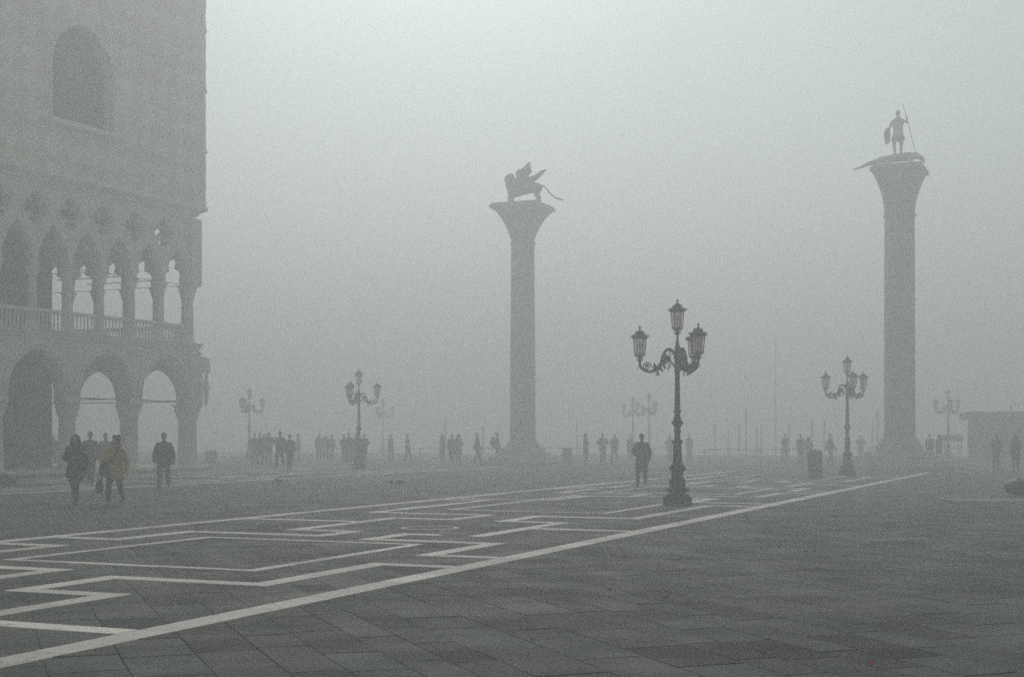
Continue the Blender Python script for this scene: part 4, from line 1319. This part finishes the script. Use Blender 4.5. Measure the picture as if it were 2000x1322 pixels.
# what the walkers carry
def carried(parent_loc, facing, H, name, label, cat, mb_parts):
    t = empty(name, parent_loc, R(facing)); t.scale = (H / 1.75,) * 3
    tag(t, label, cat)
    for nm, me, m in mb_parts: link(nm, me, m, t)
mb = MB(); mb.tube([(-.19, -.21, .80), (-.19, -.21, .93), (-.19, -.21, 1.04)], [(.125, .06), (.14, .07), (.12, .05)], 12, rnd=True)
st = MB(); st.tube([(-.14, -.22, 1.0), (-.05, -.19, 1.15), (.05, -.175, 1.32), (.12, -.08, 1.47), (.10, .06, 1.47), (.0, .17, 1.3), (-.15, .18, 1.1), (-.25, .02, 1.0), (-.26, -.16, .98)], .014, 6)
carried(p2, -6, 1.68, 'shoulder_bag', 'black shoulder bag hanging against the mustard yellow coat', 'bag', [('pouch', fused(mb, .015, 3), 'black_leather'), ('strap', st.mesh('strap'), 'black_leather')])
mb = MB(); mb.tube([(-.37, -.09, .36), (-.37, -.09, .48), (-.36, -.09, .62)], [(.09, .06), (.11, .075), (.07, .035)], 12, rnd=True)
st = MB()
for dx in (-.045, .045): st.tube([(-.37 + dx, -.09, .62), (-.365 + dx * .8, -.09, .74), (-.35, -.09, .83), (-.35 , -.085, .84)], .010, 6)
carried(p2, -6, 1.68, 'handbag', 'brown handbag dangling low from the hand beside the mustard coat', 'bag', [('pouch', fused(mb, .012, 3), 'brown_leather'), ('handles', st.mesh('handles'), 'black_leather')])
mb = MB(); mb.box(-.055, .055, -.012, .012, -.08, .08, .004)
me = mb.mesh('folded_paper')
o = link('folded_paper', me, 'paper')
hp = Matrix.Rotation(R(4), 4, 'Z') @ Vector((.315, -.15, .86)); o.location = p5 + Vector((hp.x, hp.y, hp.z)); o.rotation_euler = (.2, .3, .5)
tag(o, "small pale folded paper in the hand of the man in the navy jacket", 'paper')

# figures fading into the haze: a few builds, copied and re-dressed
TMPL = []
for st_, po_ in ((dict(trousers='charcoal_cloth', coat='charcoal_cloth', hem=.80, bulk=.02), dict(stride=.0)),
                 (dict(trousers='charcoal_cloth', coat='charcoal_cloth', hem=.82, bulk=.012), dict(stride=.2, lead=1)),
                 (dict(trousers='charcoal_cloth', coat='charcoal_cloth', hem=.55, flare=1.1, bulk=.012, hair='long'), dict(stride=.05, armR=((-.10, .0, -.26), (.03, -.2, -.22)))),
                 (dict(trousers='charcoal_cloth', coat='charcoal_cloth', hem=.62, flare=1.06, bulk=.025, hair='hat', hair_m='charcoal_cloth'), dict(stride=.16, lead=-1)),
                 (dict(trousers='charcoal_cloth', coat='charcoal_cloth', hem=.84, bulk=.03), dict(stride=.03, armL=((.16, -.02, -.2), (.02, -.16, -.24)), armR=((-.16, -.02, -.2), (-.02, -.16, -.26))))):
    TMPL.append(person_meshes(st_, po_, .024))
def far_person(x, feet, k, facing, H, coat, trousers, label, group, backpack=False):
    p = G(x, feet); p.z = 0.002
    t = empty('person', p, R(facing)); t.scale = (H / 1.75,) * 3
    tag(t, label, 'person', group)
    for nm, me, m in TMPL[k]:
        mm = coat if nm == 'coat' else trousers if nm == 'trousers' else m
        o = link(nm, me, m, t)
        o.material_slots[0].link = 'OBJECT'; o.material_slots[0].material = MATS[mm]
    if backpack:
        mb = MB(); mb.tube([(0, .24, 1.0), (0, .26, 1.2), (0, .22, 1.42)], [(.16, .10), (.18, .13), (.14, .08)], 12, rnd=True)
        bp = mb.build('backpack', coat); bp.location = p; bp.rotation_euler = (0, 0, R(facing)); bp.scale = t.scale
        tag(bp, 'rounded reddish backpack on the person left of the middle column', 'backpack')
CH, GY, NV, TP, BG_, RD, BL, GN = 'charcoal_cloth', 'grey_cloth', 'navy_cloth', 'taupe_cloth', 'beige_cloth', 'faded_red_cloth', 'blue_cloth', 'green_cloth'
H1 = 'huddle of people by the palace end lamp'
H2 = 'people strung out left of the middle column'
H3 = 'people between the columns'
H4 = 'people around the right column'
for a in (
    (497, 905, 4, 200, 1.76, CH, CH, 'leftmost person in the huddle near the palace', H1),
    (508, 907, 0, 170, 1.80, NV, CH, 'second person from the left in the huddle near the palace', H1),
    (517, 903, 2, 20, 1.72, CH, CH, 'long-haired person near the middle of the huddle by the palace', H1),
    (525, 906, 4, 190, 1.82, CH, TP, 'rightmost and tallest person of the huddle near the palace', H1),
    (547, 916, 1, 215, 1.88, CH, CH, 'tall person on the left of the couple walking past the huddle', H1),
    (566, 917, 1, 180, 1.72, NV, CH, 'dark person on the right of the couple walking past the huddle', H1),
    (583, 900, 0, 90, 1.72, GY, GY, 'faint person just right of the walking couple', H2),
    (623, 899, 0, 200, 1.74, GY, GY, 'very faint person midway between the walking couple and the crowded lamp', H2),
    (636, 898, 2, 30, 1.66, BG_, GY, 'very faint light-coated person left of the crowded lamp', H2),
    (648, 898, 0, 160, 1.70, RD, GY, 'very faint person in reddish clothes left of the crowded lamp', H2),
    (672, 903, 4, 150, 1.66, GY, CH, 'stooping person two steps left of the crowded lamp', H2),
    (681, 906, 0, 190, 1.78, CH, CH, 'dark person standing just left of the crowded lamp post', H2),
    (696, 907, 3, 20, 1.76, CH, CH, 'capped person right behind the crowded lamp post, on its left', H2),
    (711, 908, 4, 340, 1.74, CH, CH, 'bulky person right behind the crowded lamp post, on its right', H2),
    (763, 900, 3, 130, 1.70, TP, GY, 'person in a wide cap left of the lone walker', H2),
    (796, 902, 1, 85, 1.74, GY, CH, 'lone slim walker midway between crowded lamp and middle column', H2),
    (864, 903, 2, 60, 1.70, GY, CH, 'slim long-coated person left of the couple near the middle column', H2),
    (883, 905, 3, 190, 1.72, CH, CH, 'left one of the close couple left of the middle column', H2),
    (895, 905, 2, 170, 1.72, CH, CH, 'right one of the close couple left of the middle column', H2),
    (932, 907, 1, 95, 1.80, CH, CH, 'dark striding person left of the red backpack', H2),
    (971, 906, 1, 95, 1.84, RD, CH, 'person in reddish jacket nearest the left side of the middle column', H2, True),
    (1144, 906, 2, 100, 1.76, GY, CH, 'leftmost of the three people right of the middle column', H3),
    (1177, 906, 4, 160, 1.76, GY, GY, 'middle one of the three people right of the middle column', H3),
    (1200, 904, 1, 190, 1.76, GY, GY, 'rightmost of the three people right of the middle column', H3),
    (1231, 899, 0, 200, 1.70, GY, GY, 'faint person just left of the man in the long coat', H3),
    (1308, 900, 4, 150, 1.64, GY, GY, 'faint person partly behind the nearest lamp post', H3),
    (1346, 900, 0, 30, 1.72, GY, GY, 'faint person just right of the nearest lamp post', H3),
    (1533, 902, 1, 200, 1.76, GY, GY, 'hazy walker left of the person in pinkish red', H4),
    (1564, 906, 0, 20, 1.72, RD, GY, 'person in pinkish red clothes left of the litter bin', H4),
    (1579, 904, 2, 340, 1.56, TP, GY, 'short person between the pinkish red figure and the litter bin', H4),
    (1621, 909, 1, 100, 1.78, GY, CH, 'striding person between the litter bin and the lamp beside the right column', H4),
    (1681, 896, 4, 180, 1.66, GY, GY, 'faint person just right of the lamp beside the right column', H4),
    (1726, 893, 0, 150, 1.72, GY, GY, 'faint person close on the left of the right column', H4),
    (1816, 902, 3, 160, 1.70, CH, CH, 'dark person right of the right column, left one of two', H4),
    (1834, 902, 2, 200, 1.66, CH, CH, 'dark person right of the right column, next to the stall', H4),
    (1946, 916, 4, 190, 1.70, CH, CH, 'dark bulky person in front of the kiosk', H4),
    (1984, 920, 2, 170, 1.66, NV, CH, 'dark long-haired person at the right edge in front of the kiosk', H4),
    (104, 909, 0, 20, 1.66, GY, BL, 'person in blue trousers glimpsed in the arcade behind the black coat', H1)):
    far_person(*a)

# ------------------------------------------------------------------ pigeons
def pigeon(x, y, facing, label, head_down=False):
    p = G(x, y); p.z = 0.0
    t = empty('pigeon', p, R(facing)); t.scale = (0.9, 0.9, 1.15)
    tag(t, label, 'pigeon', 'pigeons on the paving')
    mb = MB()
    mb.tube([(0, -.13, .145), (0, -.06, .13), (0, .03, .125), (0, .12, .12)], [.04, .062, .058, .025], 10, rnd=True)
    hz = .10 if head_down else .215
    hy = -.20 if head_down else -.145
    mb.tube([(0, -.11, .155), (0, (hy - .12) / 2, (hz + .165) / 2), (0, hy, hz)], [.042, .033, .028], 8, rnd=True)
    mb.tube([(0, hy - .02, hz), (0, hy - .05, hz - .008)], [.012, .005], 6)
    link('body', fused(mb, .009, 3), 'pigeon_grey', t)
    mb = MB(); mb.loft([[(-.03, .10, .115), (.03, .10, .115), (.03, .10, .13), (-.03, .10, .13)], [(-.045, .23, .095), (.045, .23, .095), (.045, .23, .102), (-.045, .23, .102)]], False)
    mb.build('tail', 'pigeon_dark', t)
    for s in (-1, 1):
        mb = MB(); mb.ball((s * .052, .03, .135), (.016, .115, .042), 8, 6); mb.build('wing', 'pigeon_dark', t)
        mb = MB(); mb.tube([(s * .025, 0, .085), (s * .028, .01, .01)], .006, 5)
        for q in (-.6, 0, .6): mb.tube([(s * .028, .01, .008), (s * .028 + .03 * math.sin(q), .01 - .035 * math.cos(q), .005)], .004, 4)
        mb.build('leg', 'pigeon_leg', t)
pigeon(544, 948, -25, 'lone pigeon on the paving left of the pigeon pair')
pigeon(764, 950, 15, 'left pigeon of the pair, facing the camera')
pigeon(781, 951, -60, 'right pigeon of the pair, seen side-on with tail raised', True)

# ------------------------------------------------------------------ rubbish bags, bins, walkways, kiosk, stall, poles
def bag(x, y, rx, ry, rz, seed, label):
    p = G(x, y)
    t = empty('rubbish_bag', p, 0.1 * seed)
    tag(t, label, 'bag', 'dark bags lying at the edges of the square')
    mb = MB(); mb.ball((0, 0, rz * .95), (rx, ry, rz), 24, 16); mb.ball((rx * .3, 0, rz * .8), (rx * .8, ry * .9, rz * .8), 20, 12)
    me = fused(mb, .03, 2, .035, seed, 5)
    for v in me.vertices: v.co.z = max(v.co.z, 0.003)
    link('sack', me, 'bag_plastic', t)
    mb = MB(); mb.tube([(rx * .75, .1, rz * 1.2), (rx * .98, .12, rz * 1.36), (rx * 1.15, .15, rz * 1.5)], [.07, .03, .07], 9); mb.build('knot', 'bag_plastic', t)
bag(8, 946, .40, .32, .185, 1, 'flat dark rounded bag lying at the left edge, before the arcade')
bag(1990, 967, .40, .34, .25, 2, 'dark rounded bag lying at the right edge, below the kiosk')

def bin_(x, y, r, h, label):
    t = empty('litter_bin', G(x, y), 0.2); tag(t, label, 'litter bin', 'litter bins')
    mb = MB(); mb.lathe([(.03, r * .86), (.05, r * .9), (h * .8, r), (h * .82, r * 1.05), (h * .86, r * 1.05), (h * .87, r)], 18); mb.build('bin_body', 'bin_green', t)
    mb = MB(); mb.lathe([(h * .871, r * .98), (h * .93, r * 1.0), (h * .97, r * .85), (h, r * .3)], 18); mb.build('lid', 'bin_green', t)
    mb = MB(); mb.lathe([(0, r * .95), (.028, r * .95)], 16); mb.build('foot', 'iron', t)
    for i in range(12):
        a = 2 * math.pi * i / 12
        mb = MB(); mb.tube([(r * .9 * math.cos(a), r * .9 * math.sin(a), .08), (r * 1.0 * math.cos(a), r * 1.0 * math.sin(a), h * .8)], .016, 5); mb.build('slat', 'bin_green', t)
bin_(1592, 933, .27, 1.12, 'dark round litter bin left of the lamp beside the right column')
bin_(1108, 904, .30, .95, 'faint litter bin right of the middle column')
bin_(412, 903, .34, .75, 'low dark litter bin just right of the palace corner')

def walkway(x0, x1, Y, label, ztop=0.72):
    a, b = at(x0, Y), at(x1, Y)
    L = (b - a).length
    t = empty('raised_walkway', (a + b) / 2, 0); tag(t, label, 'walkway', 'raised walkway tables along the quay')
    n = 6
    for i in range(n):
        y0 = -.55 + i * 1.1 / n
        MB().box(-L / 2, L / 2, y0 + .008, y0 + 1.1 / n - .008, ztop - .05, ztop, .005).build('plank', 'deck_wood', t)
    k = max(2, int(L / 1.9) + 1)
    for i in range(k):
        x = -L / 2 + .1 + (L - .2) * i / (k - 1)
        mb = MB()
        for y in (-.45, .45): mb.tube([(x, y, 0), (x, y, ztop - .052)], .024, 6)
        mb.tube([(x, -.45, .3), (x, .45, .3)], .018, 6); mb.tube([(x, -.5, ztop - .075), (x, .5, ztop - .075)], .022, 6)
        mb.build('trestle', 'galvanised', t)
for x0, x1, Y, lb in ((936, 984, 101, 'raised plank walkway just left of the middle column base'),
                      (1052, 1136, 104, 'raised plank walkway right of the middle column base'),
                      (1246, 1316, 100, 'raised plank walkway behind the nearest lamp and the man in the long coat'),
                      (1372, 1478, 93, 'long raised walkway right of the nearest lamp, left section'),
                      (1482, 1588, 93, 'long raised walkway right of the nearest lamp, right section'),
                      (1628, 1700, 106, 'raised walkway between the lamp beside the right column and the right column'),
                      (640, 690, 100, 'raised walkway section left of the crowded lamp'),
                      (818, 862, 103, 'raised walkway section left of the close couple')):
    walkway(x0, x1, Y, lb)

def kiosk():
    Y = 98.0
    c = at(1963, Y)
    t = empty('kiosk', c, RZ); tag(t, 'dark flat-roofed kiosk with wide eaves at the right edge', 'kiosk')
    w, d, h = 2.35, 1.5, 2.75
    MB().box(-w, w, -d, d, 0.12, h, .02).build('wall', 'kiosk_wall', t)
    MB().box(-w - .08, w + .08, -d - .08, d + .08, 0.0, 0.119).build('plinth', 'column_stone', t)
    rf = MB().box(-w - .5, w + .5, -d - .55, d + .55, h + .002, h + .42, .04).build('roof', 'kiosk_roof', t)
    MB().box(-w - .2, w + .2, -d - .2, d + .2, h + .422, h + .52, .03).build('roof_cap', 'kiosk_roof', rf)
    MB().tube([(.4, 0, h + .5), (.4, 0, h + .95)], .05, 8).build('vent_pipe', 'iron', rf)
    for i in range(4):
        x0 = -w + .15 + i * (2 * w - .3) / 4
        s = MB().box(x0 + .05, x0 + (2 * w - .3) / 4 - .05, -d - .03, -d - .002, 1.0, 2.35).build('shutter', 'kiosk_shutter', t)
        for k in range(6): MB().box(x0 + .07, x0 + (2 * w - .3) / 4 - .07, -d - .05, -d - .032, 1.05 + k * .21, 1.2 + k * .21).build('slat', 'kiosk_shutter', s)
        MB().box(x0 + .05, x0 + (2 * w - .3) / 4 - .05, -d - .028, -d - .002, .22, .9).build('panel', 'kiosk_shutter', t)
    MB().box(-w + .02, w - .02, -d - .32, -d - .06, .92, .98, .01).build('counter', 'kiosk_shutter', t)
kiosk()

def stall():
    c = at(1858, 95.0)
    t = empty('souvenir_stall', c, 0); tag(t, 'small dark stall with boxy top on thin legs below the hazy right-hand lamp', 'stall')
    MB().box(-.65, .65, -.4, .4, 1.22, 1.68, .03).build('box_top', 'canvas', t)
    MB().box(-.6, .6, -.38, .38, .75, .82, .01).build('counter', 'deck_wood', t)
    for sx in (-1, 1):
        for sy in (-1, 1): MB().tube([(sx * .57, sy * .33, .1), (sx * .57, sy * .33, 1.218)], .025, 6).build('leg', 'iron', t)
        mb = MB(); mb.tube([(sx * .57, 0.02 * sx, .12)] * 1 + [(sx * .57, .30, .12)], .02, 6); mb.lathe([(0.0, .02), (.02, .1), (.2, .1), (.22, .02)], 12, sx * .57, 0); mb.build('wheel', 'iron', t)
stall()

# mooring poles standing in the water
def pole(x, ytop, Y, label, r=.10, lean=0.0):
    z1 = EYE + (HOR - ytop) * Y / F
    p = at(x, Y, -1.5)
    t = empty('mooring_pole', p, 0); tag(t, label, 'mooring pole', 'mooring poles in the lagoon')
    mb = MB(); H = z1 + 1.5
    mb.tube([(0, 0, 0), (lean * .5, 0, H * .5), (lean, 0, H - .3), (lean, 0, H - .28), (lean, 0, H)], [r, r * .95, r * .9, r * .7, r * .3], 10); mb.build('post', 'wood_pole', t)
    MB().lathe([(H - .62, r * 1.02), (H - .6, r * 1.12), (H - .45, r * 1.12), (H - .43, r * 1.02)], 10, lean * .9, 0).build('band', 'iron', t)
for a in ((870, 820, 125, 'mooring pole above the close couple, left of the middle column'),
          (1444, 820, 128, 'mooring pole left of the tall pole, right of the nearest lamp'),
          (1457, 795, 124, 'taller mooring pole second right of the nearest lamp'),
          (1478, 832, 132, 'short mooring pole left of the flagpole'),
          (1487, 826, 130, 'short mooring pole close on the left of the flagpole'),
          (1541, 822, 127, 'mooring pole just right of the flagpole'),
          (1586, 818, 126, 'mooring pole above the litter bin'),
          (1610, 820, 128, 'mooring pole just right of the litter bin'),
          (1714, 797, 122, 'mooring pole close on the left of the right column'),
          (1704, 822, 130, 'short mooring pole left of the right column'),
          (1127, 826, 130, 'mooring pole left of the three people right of the middle column'),
          (1396, 824, 130, 'mooring pole nearest the right side of the nearest lamp'),
          (1423, 833, 136, 'short faint mooring pole between two others right of the nearest lamp'),
          (944, 828, 134, 'faint mooring pole above the red backpack')):
    pole(*a)
def flagpole():
    Y = 150.0; z1 = EYE + (HOR - 652) * Y / F
    t = empty('flagpole', at(1515, Y, -1.5)); tag(t, 'tall thin flagpole in the haze between the nearest lamp and the right column', 'flagpole')
    H = z1 + 1.5
    MB().tube([(0, 0, 0), (0, 0, 3), (0, 0, H * .6), (0, 0, H)], [.12, .10, .07, .04], 10).build('mast', 'wood_pole', t)
    MB().ball((0, 0, H + .06), .09).build('ball_finial', 'bronze', t)
flagpole()

# scraps of litter on the near paving
def scrap(x, y, size, m, label, seed):
    p = G(x, y); rr = random.Random(seed)
    mb = MB(); n = 7
    ring = [(size * rr.uniform(.6, 1) * math.cos(2 * math.pi * i / n), size * .6 * rr.uniform(.6, 1) * math.sin(2 * math.pi * i / n)) for i in range(n)]
    mb.loft([[(a, b, .006 + rr.uniform(0, .012)) for a, b in ring], [(a * .9, b * .9, .014 + rr.uniform(0, .014)) for a, b in ring]], False)
    o = mb.build('litter_scrap', m); o.location = (p.x, p.y, 0); tag(o, label, 'litter', 'litter on the near paving')
scrap(1700, 1297, .035, 'red_cloth', 'small crumpled red scrap on the paving at lower right', 1)
scrap(1299, 1167, .05, 'brown_leather', 'small dark scrap on the paving below the nearest lamp', 2)
scrap(1040, 1252, .03, 'brown_leather', 'tiny dark leaf on the near paving at bottom centre', 3)
scrap(1192, 1153, .035, 'faded_red_cloth', 'tiny reddish leaf on the paving left of the dark scrap', 4)

# ------------------------------------------------------------------ the fog itself
hm = bpy.data.materials.new('haze'); hm.use_nodes = True
n_ = hm.node_tree.nodes; n_.clear()
ho = n_.new('ShaderNodeOutputMaterial'); hv = n_.new('ShaderNodeVolumePrincipled')
hv.inputs['Color'].default_value = (0.950, 0.985, 0.976, 1)
hv.inputs['Density'].default_value = HAZE_DENSITY
hv.inputs['Anisotropy'].default_value = HAZE_G
hm.node_tree.links.new(hv.outputs[0], ho.inputs['Volume'])
mb = MB(); mb.box(-700, 700, -420, 720, -2.8, 27.0)
hz = mb.mesh('haze'); hz.materials.append(hm)
tag(link('haze', hz), kind='stuff')
